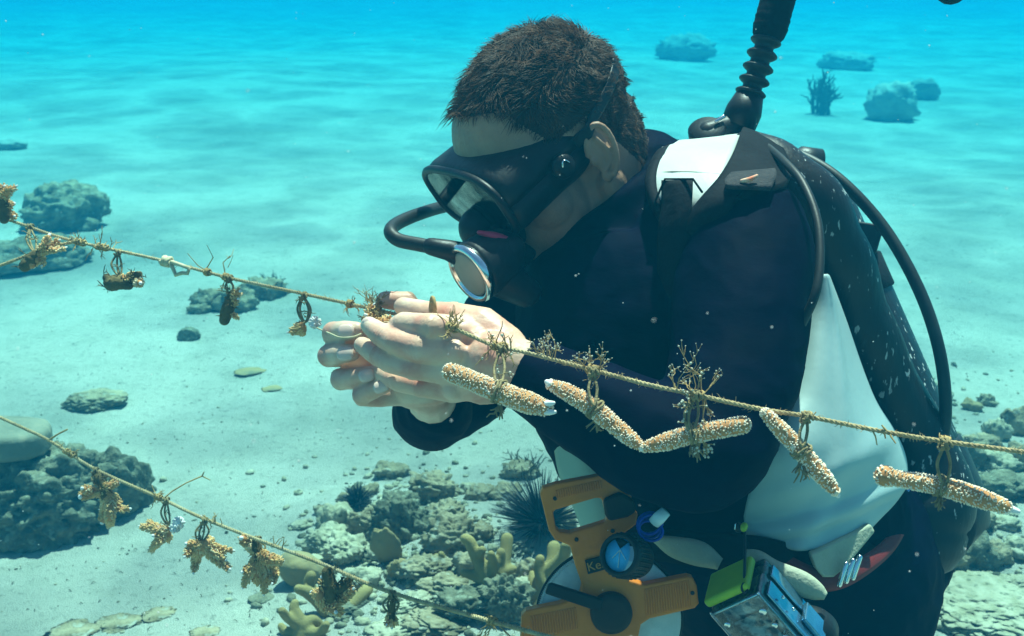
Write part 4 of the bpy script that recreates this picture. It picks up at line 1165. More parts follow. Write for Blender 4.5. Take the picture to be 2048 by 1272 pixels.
fragment('largest hanging fragment with downward fingers, just left of the smooth tan stone', [[(515, 1105, 12), (498, 1088, 11), (485, 1078, 9)], [(520, 1110, 13), (540, 1118, 12), (562, 1122, 7)], [(515, 1118, 12), (500, 1145, 10), (488, 1172, 5)], [(525, 1120, 12), (530, 1150, 10), (528, 1185, 5)], [(535, 1120, 11), (548, 1145, 9), (545, 1165, 5)], [(518, 1120, 11), (512, 1150, 9), (516, 1166, 5)], [(500, 1135, 8), (488, 1142, 6)]], 1.27, tie=((515, 1080, 1.275), (518, 1105, 1.268), 4), algae=12, stub=[[(512, 1080, 8), (514, 1100, 10), (520, 1112, 10)]], R=R2, group=LOWG)
fragment('furry brown fragment above the lower finger coral, overgrown with algae', [[(640, 1195, 13), (650, 1210, 12), (668, 1222, 8)], [(640, 1190, 12), (628, 1186, 8)], [(665, 1205, 12), (690, 1195, 9), (705, 1180, 6)], [(660, 1215, 11), (682, 1225, 8)], [(650, 1180, 9), (645, 1160, 7)], [(690, 1190, 8), (700, 1170, 5)]], 1.19, stub=[[(655, 1145, 12), (660, 1170, 14), (662, 1195, 14)], [(662, 1180, 12), (685, 1175, 10), (700, 1158, 8)]], algae=34, R=R2, group=LOWG)
fragment('tiny fragment with an orange end dangling below the lower rope from two small loops', [[(782, 1228, 9), (782, 1240, 10), (783, 1250, 6)], [(778, 1240, 7), (774, 1248, 4)], [(788, 1240, 6), (792, 1248, 4)]], 1.12, tie=((784, 1190, 1.125), (783, 1226, 1.12), 4), stub=[[(785, 1205, 6), (784, 1222, 7), (782, 1234, 8)]], algae=6, R=R2, group=LOWG)
G2 = 'tufts of algae on the ropes'
m = MB(); m.tube([P(*a) for a in ((328, 996, 1.345), (345, 982, 1.35), (372, 966, 1.355), (404, 952, 1.36), (420, 960, 1.36))], [0.0009, 0.0009, 0.0008, 0.0010, 0.0006], 5)
m.tube([P(404, 952, 1.36), P(408, 944, 1.36)], [0.001, 0.0006], 5)
tag(m.build('dry_twig', ALGA), 'thin arching twig rising from the lower rope above the small white ended fragment', 'twig')
m = MB(); m.tube([P(98, 880, 1.43), P(116, 868, 1.43), P(134, 859, 1.43)], [0.0014, 0.0012, 0.0012], 5); tag(m.build('dry_twig', ALGA), 'short twig sticking out of the lower rope beside the smooth grey slab', 'twig')
tuft(R2, 140, 'grey scrap of algae on the lower rope over the encrusted boulder', 6, 0.008, 1, spread=0.03)
tuft(R2, 318, 'frayed tuft on the lower rope above the small white ended fragment', 7, 0.010, 1, spread=0.014)
tuft(R2, 440, 'dark stubble of algae on the lower rope, right of the fan shaped fragment', 10, 0.008, 1, spread=0.06, knot=False)
tuft(R2, 548, 'dark spikes of algae on the lower rope, right of the largest fragment', 5, 0.016, 0, spread=0.03, knot=False, down=0.2)
tuft(R2, 985, 'string ends hanging from the lower rope, left of the orange tape reel', 7, 0.018, 1, spread=0.012, down=0.8)
m = MB(); m.tube([P(*a) for a in spline([(632, 655, 1.135), (660, 667, 1.06), (680, 675, 1.048), (705, 674, 1.048), (722, 668, 1.05)], 5)], 0.0008, 6)
tag(m.build('cable_tie', ROPE_L), 'thin pale cable tie running from the small white ended fragment to the curled finger tips', 'cable tie')
# ------------------------------------------------------------------ tape reel, compass, clip, camera
ORANGE = mat('orange_plastic', (0.66, 0.18, 0.006), (0.54, 0.14, 0.006), scale=25, rough=0.45, spec=0.4, bump=0.15, bscale=160, c3=(0.38, 0.10, 0.01), s3=30, lo3=0.58, hi3=0.75)
TAPE = mat('white_tape_roll', (0.52, 0.58, 0.56), (0.42, 0.49, 0.48), scale=60, rough=0.6, bump=0.2, bscale=300)
BROWN = mat('dark_brown_plastic', (0.030, 0.014, 0.009), (0.018, 0.010, 0.008), scale=60, rough=0.5)
PLATE = mat('black_plate', (0.010, 0.008, 0.008), rough=0.5)
LETTER = mat('tan_letters', (0.42, 0.20, 0.05), rough=0.5)
DR = 0.985
# the reel has its own tilted plane
rcen = P(1220, 1234, DR)
rx = C3(0.985, 0.17, 0.0).normalized()
rz = C3(0.12, 0.10, 0.985); rz = (rz - rx * rz.dot(rx)).normalized()
ry = rx.cross(rz); ry = ry if ry.dot(UP) > 0 else -ry
def onplane(px, py, off=0.0):
    d = FW + RT * ((px - 1024) / FPX) + UP * ((636 - py) / FPX)
    o_ = rcen + rz * off
    t = (o_ - CAM).dot(rz) / d.dot(rz)
    return CAM + d * t
reel = empty('tape_reel', onplane(1220, 1350), 'orange open reel measuring tape with a black crank, hanging below the arm of the diver', 'tape reel')
def plate(polys, name, mt, off, th, bevel=0.0015, parent=reel):
    m = MB()
    for pl in polys: m.prism([onplane(x, y, off) for x, y in pl], rz * th)
    return m.build(name, mt, parent, bevel=bevel)
# frame pieces butt together round the hand hole
fm = MB()
def outline_with_hole(outer, hole, off, th):
    import bmesh
    bm = bmesh.new()
    def ring(pts): 
        vs = [bm.verts.new(onplane(x, y, off)) for x, y in pts]
        return [bm.edges.new((vs[i], vs[(i + 1) % len(vs)])) for i in range(len(vs))]
    e = ring(outer)
    for h in hole: e += ring(h)
    bmesh.ops.triangle_fill(bm, use_beauty=True, edges=e)
    bmesh.ops.dissolve_limit(bm, angle_limit=0.01, verts=bm.verts, edges=bm.edges)
    ex = bmesh.ops.extrude_face_region(bm, geom=list(bm.faces))
    for v in [g for g in ex['geom'] if isinstance(g, bmesh.types.BMVert)]: v.co += rz * th
    bmesh.ops.recalc_face_normals(bm, faces=bm.faces)
    me = bpy.data.meshes.new('frame'); bm.to_mesh(me); bm.free()
    return me
outer = [(1086, 976), (1110, 968), (1200, 951), (1212, 951), (1254, 976), (1262, 990), (1268, 1018), (1276, 1030), (1272, 1050), (1250, 1066), (1240, 1120), (1258, 1160), (1290, 1170), (1376, 1153), (1386, 1156), (1394, 1172), (1398, 1208), (1390, 1217), (1300, 1238), (1282, 1250), (1274, 1290), (1262, 1330), (1230, 1345), (1190, 1330), (1178, 1290), (1050, 1300), (1040, 1290), (1043, 1232), (1052, 1222), (1120, 1208), (1160, 1190), (1164, 1170), (1150, 1130), (1140, 1092), (1110, 1080), (1098, 1062), (1080, 988)]
hole = [(1106, 1024), (1112, 1020), (1190, 997), (1200, 996), (1205, 1002), (1214, 1040), (1208, 1045), (1140, 1066), (1120, 1064), (1112, 1056)]
me = outline_with_hole(outer, [hole], -0.006, 0.012)
o = from_mesh('frame', me, [ORANGE], reel)
md = o.modifiers.new('bevel', 'BEVEL'); md.width = 0.0018; md.segments = 3; md.limit_method = 'ANGLE'; md.angle_limit = math.radians(50)
# raised ribs on the arms and the grip
for (xa, ya, xb, yb, n, dx, dy) in ((1290, 1180, 1376, 1162, 18, 4, 50), (1062, 1234, 1150, 1216, 18, 4, 40), (1112, 982, 1200, 962, 20, 2, 14)):
    m = MB()
    for i in range(n):
        t = i / (n - 1); x, y = xa + (xb - xa) * t, ya + (yb - ya) * t
        m.tube([onplane(x, y, -0.0064), onplane(x + dx, y + dy, -0.0064)], 0.0007, 6)
    m.build('ribbing', ORANGE, reel)
m = MB(); cc = onplane(1218, 1238, 0.014)
SQR = (rx, ry)
m.lathe(cc, rz, [(0.0605, -0.006), (0.062, -0.005), (0.062, 0.006), (0.0605, 0.007)], 72, squash=SQR); m.build('tape_roll', TAPE, reel)
m = MB()
m.tube([cc + (rx * math.cos(t) + ry * math.sin(t)) * 0.0635 for t in np.linspace(0, 2 * math.pi, 73)], 0.0014, 6, cap=False); m.build('rim', PLATE, reel)
m = MB()
for i in range(70):
    t = math.radians(88 + i * 1.6); dd = rx * math.cos(t) + ry * math.sin(t)
    m.tube([cc + dd * 0.0605 - rz * 0.006, cc + dd * 0.0638 - rz * 0.0068], 0.0004, 4)
m.build('tape_edge', TAPE, reel)
m = MB(); hb_ = onplane(1222, 1224, -0.007)
m.lathe(hb_, -rz, [(0.0178, -0.004), (0.0178, 0.005), (0.0168, 0.007), (0.012, 0.0078)], 48, squash=SQR); hubo = m.build('hub', BROWN, reel)
plate([[(1090, 1188), (1096, 1170), (1104, 1168), (1206, 1200), (1202, 1224), (1190, 1222)]], 'crank', PLATE, -0.017, 0.006)
plate([[(1206, 1000), (1240, 985), (1268, 1000), (1274, 1024), (1256, 1036), (1218, 1044), (1210, 1030)]], 'clamp', BROWN, -0.011, 0.007, 0.003)
plate([[(1170, 1121), (1212, 1110), (1219, 1137), (1176, 1149)]], 'name_plate', PLATE, -0.0078, 0.0016, 0.0004)
def lettering(text, p, xa, ya, size, mt, parent):
    cu = bpy.data.curves.new('lettering', 'FONT'); cu.body = text; cu.size = size; cu.extrude = 0.0002; cu.align_x = 'LEFT'; cu.align_y = 'CENTER'
    tmp = bpy.data.objects.new('tmp', cu); COL.objects.link(tmp)
    dg = bpy.context.evaluated_depsgraph_get(); dg.update()
    me = bpy.data.meshes.new_from_object(tmp.evaluated_get(dg)); bpy.data.objects.remove(tmp)
    z = xa.cross(ya)
    for v in me.vertices: v.co = p + xa * v.co.x + ya * v.co.y + z * v.co.z
    return from_mesh('lettering', me, [mt], parent)
pa, pb = onplane(1174, 1136, -0.0082), onplane(1216, 1125, -0.0082)
tx = (pb - pa).normalized(); ty = (ry - tx * ry.dot(tx)).normalized()
lettering('Keson', pa, tx, ty, 0.0108, LETTER, reel)
for x, y in ((1110, 997), (1231, 969), (1153, 1079), (1225, 1062), (1385, 1186)):
    m = MB(); m.lathe(onplane(x, y, -0.0062), -rz, [(0.0018, -0.001), (0.0018, 0.0006), (0.0012, 0.0010)], 14); m.build('screw', BROWN, reel)

# compass gauge
kc = P(1240, 1110, 0.935)
kn = C3(-0.52, 0.26, -0.82).normalized()
cmp_ = empty('compass', kc, 'round black dive compass with a bright blue dial, in front of the orange tape reel', 'compass')
m = MB(); m.lathe(kc, kn, [(0.0130, -0.034), (0.0165, -0.030), (0.0178, -0.012), (0.0182, -0.001), (0.0170, 0.003), (0.0140, 0.003), (0.0132, -0.001)], 44)
a_, b_ = ortho(kn)
for i in range(30):
    t = i / 30 * 2 * math.pi; dd = a_ * math.cos(t) + b_ * math.sin(t)
    m.tube([kc + dd * 0.0178 - kn * 0.022, kc + dd * 0.0182 - kn * 0.002], 0.0008, 5)
m.build('case', RUBBER, cmp_)
DIAL = mat('blue_dial', (0.10, 0.50, 0.80), rough=0.4)
m = MB(); m.lathe(kc, kn, [(0.0133, -0.002), (0.0133, 0.0004)], 40); dl = m.build('dial', DIAL, cmp_)
up_ = (UP - kn * UP.dot(kn)).normalized(); rg_ = kn.cross(up_)
rg_ = rg_ if rg_.dot(RT) > 0 else -rg_
q = kc + kn * 0.0010
m = MB(); m.prism([q + up_ * 0.013 - rg_ * 0.006, q + up_ * 0.005 + rg_ * 0.0, q + up_ * 0.011 + rg_ * 0.007, q + up_ * 0.013 + rg_ * 0.001], kn * 0.0004); m.build('dial_mark', PLATE, dl)
m = MB(); m.tube([q + up_ * 0.004, q - up_ * 0.010], 0.0004, 5); m.tube([q + up_ * 0.004, q - up_ * 0.003 + rg_ * 0.006], 0.0004, 5); m.tube([q + up_ * 0.004, q - up_ * 0.003 - rg_ * 0.006], 0.0004, 5); m.build('needle', mat('pale_needle', (0.6, 0.75, 0.75)), dl)
m = MB(); m.lathe(kc, kn, [(0.0139, 0.0012), (0.0139, 0.0022), (0.008, 0.0034), (0.002, 0.0037)], 40); m.build('crystal', glass_material('gauge_glass', (0.95, 0.98, 1.0), 0.12), cmp_)

# coiled lanyard with a clear clip
BLUE = mat('blue_cord', (0.010, 0.045, 0.42), (0.008, 0.03, 0.30), scale=60, rough=0.35)
ly = empty('coil_lanyard', P(1302, 1070, 0.96), 'bright blue coiled lanyard with a clear clip, right of the compass', 'lanyard')
m = MB(); a0, a1 = P(1282, 1046, 0.965), P(1322, 1060, 0.95); pts = []
for i in range(130):
    t = i / 129; c = P(1300, 1054, 0.96); an = t * 2 * math.pi * 6.5
    pts.append(c + C3(math.cos(an) * (0.0095 + 0.001 * math.sin(an * .37)), math.sin(an) * (0.0085 + 0.001 * math.cos(an * .3)) + 0.003 * math.cos(an * 0.5), (t - 0.5) * 0.012))
m.tube(pts, 0.0011, 7); m.build('coil', BLUE, ly)
m = MB(); m.tube([P(1308, 1046, 0.948), P(1318, 1036, 0.946), P(1332, 1022, 0.945)], [0.0052, 0.0056, 0.0048], 14, flat=(FW, 0.5), round_ends=False); m.build('clip', mat('clear_clip', (0.55, 0.68, 0.72), rough=0.15, spec=0.6), ly)
# green toggle on a cord
gt = empty('cord_toggle', P(1487, 1064, 0.98), 'small lime green toggle with black end caps on the lower edge of the vest', 'toggle')
LIME = mat('lime_plastic', (0.30, 0.46, 0.025), (0.24, 0.38, 0.02), scale=60, rough=0.35)
m = MB(); m.ell(P(1488, 1054, 0.98), (C3(0.0032, 0, 0), C3(0.0006, 0.0042, 0), C3(0, 0, 0.004)), 16, 10); m.build('bead', LIME, gt)
m = MB(); m.ell(P(1477, 1055, 0.984), (C3(0.0036, 0, 0), C3(0, 0.0046, 0), C3(0, 0, 0.004)), 16, 10); m.build('end_cap', RUBBER, gt)
m = MB(); m.tube([P(1471, 1048, 0.982), P(1470, 1058, 0.982)], 0.0007, 6); m.build('rim_glint', CHROME, gt)

# underwater camera in its clear housing
cm_ = empty('underwater_camera', P(1520, 1290, 0.95), 'compact camera in a clear waterproof housing with a lime green top, hanging from a cord', 'camera')
C0 = P(1474, 1202, 0.955)
cy = (P(1560, 1300, 0.965) - C0); cy = -cy.normalized()               # towards the lime end
cx = C3(0.76, 0.40, -0.50); cx = (cx - cy * cx.dot(cy)).normalized()
cz = cx.cross(cy); cz = cz if cz.dot(FW) < 0 else -cz                  # out of the back, to the viewer
def K(a, b, c): return C0 + cx * a + cy * b + cz * c
def box(m, lo, hi, mt=0):
    (a0, b0, c0), (a1, b1, c1) = lo, hi
    m.add([K(a, b, c) for a in (a0, a1) for b in (b0, b1) for c in (c0, c1)], [(0, 1, 3, 2), (4, 6, 7, 5), (0, 4, 5, 1), (2, 3, 7, 6), (0, 2, 6, 4), (1, 5, 7, 3)], mt)
SILVERP = mat('silver_camera_shell', (0.42, 0.52, 0.56), (0.10, 0.17, 0.22), scale=55, rough=0.22, metal=0.6, lo=0.42, hi=0.58, bump=0.5, bscale=90)
DARKP = mat('camera_screen', (0.05, 0.08, 0.10), (0.42, 0.52, 0.54), scale=110, rough=0.12, lo=0.45, hi=0.6, spec=0.6)
m = MB(); box(m, (-0.026, -0.110, -0.040), (0.026, 0.004, 0.008)); m.build('housing', CLEAR, cm_, bevel=0.004)
m = MB(); box(m, (-0.020, -0.104, -0.030), (0.020, -0.003, 0.000)); m.build('camera_body', SILVERP, cm_, bevel=0.003)
m = MB(); box(m, (-0.017, -0.080, 0.0015), (0.014, -0.016, 0.003)); m.build('screen', DARKP, cm_, bevel=0.0008)
for (a, b, r) in ((0.017, -0.014, 0.0035), (0.017, -0.030, 0.0028), (0.017, -0.044, 0.0028), (-0.018, -0.012, 0.003), (0.017, -0.060, 0.0034)):
    m = MB(); m.lathe(K(a, b, 0.004), cz, [(r, -0.002), (r, 0.004), (r * 0.7, 0.005)], 16); m.build('button', CHROME, cm_)
m = MB(); box(m, (-0.0245, 0.006, -0.034), (0.020, 0.0145, 0.004)); m.build('lime_top', LIME, cm_, bevel=0.003)
m = MB(); box(m, (0.0264, -0.106, -0.016), (0.029, -0.004, 0.002)); box(m, (0.0264, -0.106, -0.036), (0.029, -0.004, -0.022)); box(m, (0.0292, -0.074, -0.030), (0.034, -0.046, -0.008)); m.build('side_rail', mat('blue_silver_rail', (0.22, 0.42, 0.56), (0.12, 0.28, 0.42), scale=60, rough=0.12, metal=0.85), cm_, bevel=0.0015)
m = MB()
for b in (-0.018, -0.032, -0.078, -0.090): m.ball(K(0.0325, b, -0.006), 0.0016, 10, 7)
m.tube([K(-0.025, -0.108, 0.004), K(-0.025, 0.002, 0.004)], 0.0012, 6); m.tube([K(0.024, -0.108, 0.0055), K(0.024, 0.002, 0.0055)], 0.0014, 6)
m.tube([K(-0.022, 0.001, 0.0055), K(0.022, 0.001, 0.0055)], 0.0016, 6)
m.build('latch', CHROME, cm_)
m = MB(); m.lathe(K(0.012, -0.078, -0.022), -cz, [(0.024, -0.004), (0.024, 0.020), (0.021, 0.024)], 36); m.build('lens_port', RUBBER, cm_)
m = MB(); m.tube([P(1489, 1064, 0.982), P(1490, 1100, 0.972), P(1489, 1150, 0.950), P(1489, 1166, 0.944)], 0.0013, 8)
m.tube([P(1489, 1166, 0.942) + C3(math.cos(t) * 0.0024, math.sin(t) * 0.0040 - 0.004, 0) for t in np.linspace(0, 6.28, 13)], 0.0010, 6); m.build('cord', RUBBER, cm_)
# ------------------------------------------------------------------ rocks, corals and weed on the seabed
import bmesh
ROCK = mat('turf_rock', (0.35, 0.275, 0.175), (0.17, 0.13, 0.078), scale=26, rough=0.95, spec=0.1, bump=0.9, bscale=110, bdist=0.006, c3=(0.34, 0.31, 0.24), s3=60, lo3=0.56, hi3=0.68, lo=0.38, hi=0.6, detail=9)
ROCK_D = mat('dark_turf_rock', (0.21, 0.19, 0.13), (0.085, 0.08, 0.055), scale=34, rough=0.95, spec=0.1, bump=0.9, bscale=90, bdist=0.008, c3=(0.26, 0.25, 0.18), s3=70, lo3=0.54, hi3=0.66, detail=9)
ROCK_HAZED = mat('haze_paled_rock', (0.42, 0.39, 0.32), (0.33, 0.31, 0.26), scale=12, rough=0.95, spec=0.1, bump=0.6, bscale=50, bdist=0.01)  # paled so the colour itself adds haze to the far coral heads
ROCK_P = mat('pale_rubble', (0.44, 0.38, 0.275), (0.30, 0.26, 0.17), scale=40, rough=0.95, spec=0.1, bump=0.7, bscale=160, bdist=0.004, c3=(0.12, 0.12, 0.08), s3=70, lo3=0.58, hi3=0.70, detail=9)
SMOOTH = mat('smooth_tan_stone', (0.36, 0.24, 0.11), (0.25, 0.19, 0.105), scale=9, rough=0.85, spec=0.15, bump=0.35, bscale=140, bdist=0.003, c3=(0.16, 0.145, 0.10), s3=26, lo3=0.52, hi3=0.72)
SLAB = mat('grey_slab', (0.24, 0.22, 0.16), (0.17, 0.165, 0.12), scale=18, rough=0.9, bump=0.5, bscale=130, bdist=0.003, c3=(0.28, 0.24, 0.17), s3=50)
FINGER = mat('finger_coral_skin', (0.34, 0.235, 0.09), (0.25, 0.17, 0.065), scale=22, rough=0.85, bump=0.5, bscale=420, bdist=0.002, c3=(0.20, 0.18, 0.10), s3=12)
WEED = mat('dark_weed', (0.055, 0.055, 0.030), (0.10, 0.085, 0.05), scale=60, rough=0.9)
PLUME = mat('sea_plume_branches', (0.06, 0.06, 0.04), (0.10, 0.09, 0.06), scale=40, rough=0.9)
SPINE = mat('urchin_spines', (0.010, 0.010, 0.013), (0.03, 0.03, 0.035), scale=40, rough=0.35, spec=0.4)
r3 = random.Random(5)
SH = {}
def rock_shape(seed, sub, a1=0.32, a2=0.14, a3=0.05, knob=0.0):
    key = (seed, sub, a1, a2, a3, knob)
    if key in SH: return SH[key]
    bm = bmesh.new(); bmesh.ops.create_icosphere(bm, subdivisions=sub, radius=1.0)
    o_ = Vector((seed * 7.3, seed * 3.1, seed * 1.7))
    for v in bm.verts:
        n = v.co.normalized()
        d = 1 + a1 * noise.noise(n * 1.3 + o_) + a2 * (abs(noise.noise(n * 3.6 + o_)) * 2 - 0.6) + a3 * noise.fractal(n * 9 + o_, 0.8, 2.1, 4)
        if knob:
            dist = noise.voronoi(n * 5.0 + o_ + Vector((noise.noise(n * 4), noise.noise(n * 4 + o_), 0)) * 0.25)[0][0]
            d += knob * (0.55 - dist) + knob * 0.35 * (0.5 - noise.voronoi(n * 13 + o_)[0][0])
        v.co = n * d
    vs = [v.co.copy() for v in bm.verts]; fs = [tuple(v.index for v in f.verts) for f in bm.faces]
    bm.free()
    SH[key] = (vs, fs)
    return SH[key]

def place(px, py):
    g = G(px, py)
    return g, (g - CAM).dot(FW)

def rock(name, label, cat, px, py, wp, hp, mt, seed, sub=4, a=(0.32, 0.14, 0.05), knob=0.0, group=None, deep=0.8, rot=None, sink=0.25, tilt=0.0, parent=None):
    """px,py = foot of the rock in the photograph, wp,hp its size there in pixels"""
    g, dep = place(px, py)
    wd = wp * dep / FPX; al = math.asin((CAM.z - g.z) / (g - CAM).length)
    dp = wd * deep
    hh = max(0.35 * hp * dep / FPX, (hp * dep / FPX - dp * math.sin(al) * 0.75) / math.cos(al))
    vs, fs = rock_shape(seed, sub, *a, knob)
    back = Vector((g.x, g.y, 0)).normalized()
    c = g + back * dp * 0.42; c.z = gheight(c.x, c.y) + hh * (0.5 - sink)
    side = Vector((back.y, -back.x, 0))
    ro = Matrix.Rotation(seed * 1.3 if rot is None else rot, 3, 'Z')
    ti = Matrix.Rotation(tilt, 3, back)
    m = MB()
    half = hh * 0.5 * (1 + sink)
    pts = []
    for v in vs:
        q = ro @ v
        pts.append(c + ti @ (side * q.x * wd * 0.5 + back * q.y * dp * 0.5 + Vector((0, 0, q.z * half))))
    m.add(pts, fs)
    o = m.build(name, mt, parent)
    if parent is None: tag(o, label, cat, group)
    return o

# boulders
rock('boulder', 'large dark encrusted boulder at the left edge under the lower rope', 'rock', 95, 1085, 350, 250, ROCK_D, 3, 6, (0.25, 0.12, 0.11), 0.20, deep=0.75, rot=0.6)
rock('boulder', 'knobbly grey boulder just behind and right of the large encrusted one', 'rock', 232, 1035, 150, 160, ROCK_D, 4, 5, (0.35, 0.12, 0.05), 0.12, deep=0.8, rot=2.0)
rock('boulder', 'dark angular boulder far behind the left end of the upper rope', 'rock', 135, 462, 165, 118, ROCK, 8, 5, (0.30, 0.16, 0.06), 0.06, deep=0.9, rot=0.3)
rock('boulder', 'low broad boulder behind the side rope at the left edge', 'rock', 60, 548, 260, 95, ROCK, 9, 5, (0.30, 0.12, 0.05), 0.06, deep=0.7, rot=1.0)
# smooth slab lying on the boulder
gb, db = place(95, 1085)
m = MB(); d_ = db - 0.06
ol = [(-90, 838), (-10, 826), (60, 829), (97, 834), (103, 842), (101, 850), (88, 862), (55, 872), (0, 878), (-80, 880)]
top = [P(x, y, d_ + 0.16 - (y - 826) / 54 * 0.16) for x, y in ol]
nrm = (top[3] - top[7]).cross(top[0] - top[7]).normalized()
if nrm.z < 0: nrm = -nrm
m.prism(top, -nrm * 0.05)
o = m.build('stone_slab', SLAB, bevel=0.014); tag(o, 'smooth grey tan slab resting on top of the encrusted boulder at the left edge', 'stone')

# small rocks out on the sand
rock('rock', 'low speckled rock alone on the sand above the left boulders', 'rock', 197, 823, 112, 52, ROCK, 12, 5, (0.3, 0.16, 0.06), 0.06, sink=0.3)
rock('rock', 'small rounded rock on the sand below the hanging brown stub', 'rock', 377, 682, 44, 36, ROCK_D, 13, 4)
rock('rock', 'pair of flat brown stones on the sand left of the curled fingers', 'rock', 500, 752, 60, 14, SMOOTH, 16, 3)
rock('rock', 'small flat brown stone on the sand just left of the ring finger', 'rock', 545, 783, 42, 12, SMOOTH, 17, 3)
for i, (x, y, w_, h_) in enumerate(((418, 618, 70, 50), (470, 625, 80, 62), (525, 600, 92, 54), (400, 628, 44, 26), (560, 592, 36, 24))):
    rock('bushy_coral', 'small bushy clump of coral on the sand behind the hanging brown stub', 'coral', x, y, w_, h_, ROCK, 20 + i, 4, (0.4, 0.25, 0.12), 0.16, group='bushy corals behind the hanging stub')
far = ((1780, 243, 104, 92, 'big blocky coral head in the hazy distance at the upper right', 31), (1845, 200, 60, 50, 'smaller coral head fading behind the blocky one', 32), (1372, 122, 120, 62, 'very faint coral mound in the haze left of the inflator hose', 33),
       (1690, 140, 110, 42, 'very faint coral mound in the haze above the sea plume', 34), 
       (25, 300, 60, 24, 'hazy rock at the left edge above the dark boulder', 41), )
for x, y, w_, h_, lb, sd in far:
    rock('far_coral', lb, 'coral head', x, y, w_, h_, ROCK_HAZED, sd, 4, (0.25, 0.2, 0.08), 0.08, sink=0.15)
# rubble bank below the hands
rub = [(782, 958, 62, 38, ROCK), (868, 1003, 96, 66, ROCK), (716, 1015, 40, 46, ROCK_D), (690, 1010, 30, 26, ROCK), (745, 1075, 80, 70, ROCK), (800, 1085, 120, 110, ROCK_D), (890, 1050, 80, 60, ROCK), (905, 1110, 110, 86, ROCK), (668, 1075, 70, 76, ROCK_P), (660, 1105, 90, 60, ROCK_P), (700, 1130, 96, 66, ROCK_P),
       (760, 1120, 60, 40, ROCK_P), (850, 1165, 90, 60, ROCK), (800, 1160, 40, 46, SMOOTH), (940, 1160, 60, 60, ROCK), (905, 1205, 110, 60, ROCK), (840, 1225, 80, 44, ROCK_P), (735, 1180, 60, 50, ROCK_P), (945, 1250, 150, 86, ROCK_D), (1005, 1245, 90, 96, ROCK_D), (880, 1275, 120, 50, ROCK), (790, 1290, 110, 46, ROCK_P), (1040, 1200, 60, 46, ROCK_P), (1010, 1000, 60, 40, ROCK),
       (1040, 960, 70, 44, ROCK), (960, 1000, 60, 40, ROCK), (740, 990, 40, 24, ROCK), (640, 1140, 60, 30, ROCK_P), (600, 1060, 40, 20, ROCK_P), (1060, 1180, 60, 60, ROCK), (700, 1230, 90, 40, ROCK_D), (960, 1085, 60, 44, ROCK), (1120, 1060, 60, 50, ROCK), (830, 1045, 40, 30, ROCK_P), (1075, 1265, 60, 40, ROCK), (770, 1030, 50, 36, ROCK_P), (935, 985, 36, 24, ROCK_P), (650, 1030, 36, 22, ROCK)]
for i, (x, y, w_, h_, mt_) in enumerate(rub):
    rock('rubble_stone', 'algae crusted reef stone in the rubble between the hands and the tape reel', 'stone', x, y, w_ * 1.12, h_ * 1.1, mt_, 50 + i % 13, 5 if w_ > 70 else 4, (0.38, 0.22, 0.10), 0.10, group='rubble stones below the hands', rot=i * 1.1, tilt=r3.uniform(-.25, .25))
rock('leaf_stone', 'upright flat orange brown plate of dead coral in the rubble left of the finger coral', 'stone', 772, 1128, 56, 78, SMOOTH, 71, 4, (0.30, 0.10, 0.03), deep=0.35, tilt=-0.4, sink=0.1)
rock('tan_stone', 'smooth tan stone under the lower rope beside the largest hanging fragment', 'stone', 602, 1175, 100, 84, SMOOTH, 72, 4, (0.16, 0.04, 0.012), deep=0.7, tilt=0.45, sink=0.1, rot=0.2)
rock('dark_stone', 'small dark stone on the sand below the largest hanging fragment', 'stone', 524, 1206, 52, 24, ROCK_D, 73, 4, (0.2, 0.1, 0.03))
# right hand side
rub2 = [(1942, 822, 34, 26, SMOOTH), (1972, 812, 30, 26, ROCK), (1990, 880, 46, 50, ROCK_P), (2030, 870, 56, 60, ROCK), (1960, 905, 60, 46, ROCK), (1925, 940, 70, 60, ROCK_D), (1990, 945, 74, 50, ROCK_P), (2045, 940, 60, 60, ROCK), (2000, 1000, 90, 60, ROCK_D), (1955, 1060, 60, 46, ROCK), (1900, 1150, 66, 60, ROCK), (1850, 1170, 50, 40, ROCK_P), (1945, 1140, 80, 76, ROCK_D), (1990, 1130, 50, 50, ROCK), (2030, 1120, 60, 46, ROCK_P), (1870, 1125, 50, 30, ROCK), (2010, 1060, 50, 30, ROCK_P), (1870, 870, 60, 36, ROCK), (1870, 800, 50, 40, ROCK_P), (1905, 1195, 60, 26, ROCK), (1840, 1230, 60, 30, ROCK_P), (2035, 1180, 50, 30, ROCK_P)]
for i, (x, y, w_, h_, mt_) in enumerate(rub2):
    rock('rubble_stone', 'algae crusted reef stone in the rubble at the right behind the scuba tank', 'stone', x, y, w_ * 1.15, h_ * 1.1, mt_, 50 + (i * 3) % 13, 4, (0.38, 0.22, 0.10), 0.10, group='rubble stones at the right', rot=i * 0.9, tilt=r3.uniform(-.25, .25))
rock('ledge', 'broad pale ledge of rock with dark cracks at the bottom right corner', 'rock', 1960, 1268, 330, 100, ROCK_P, 81, 6, (0.28, 0.14, 0.10), 0.07, deep=0.8, rot=0.4, sink=0.45)
for i, (x, y, w_, h_) in enumerate(((235, 1262, 90, 16), (320, 1240, 70, 12), (150, 1285, 110, 18), (410, 1275, 60, 16))):
    rock('half_buried_stone', 'low stone half buried in the sand at the bottom left', 'stone', x, y, w_, h_, ROCK, 60 + i, 4, (0.3, 0.2, 0.1), 0.08, group='half buried stones at the bottom left', sink=0.4)

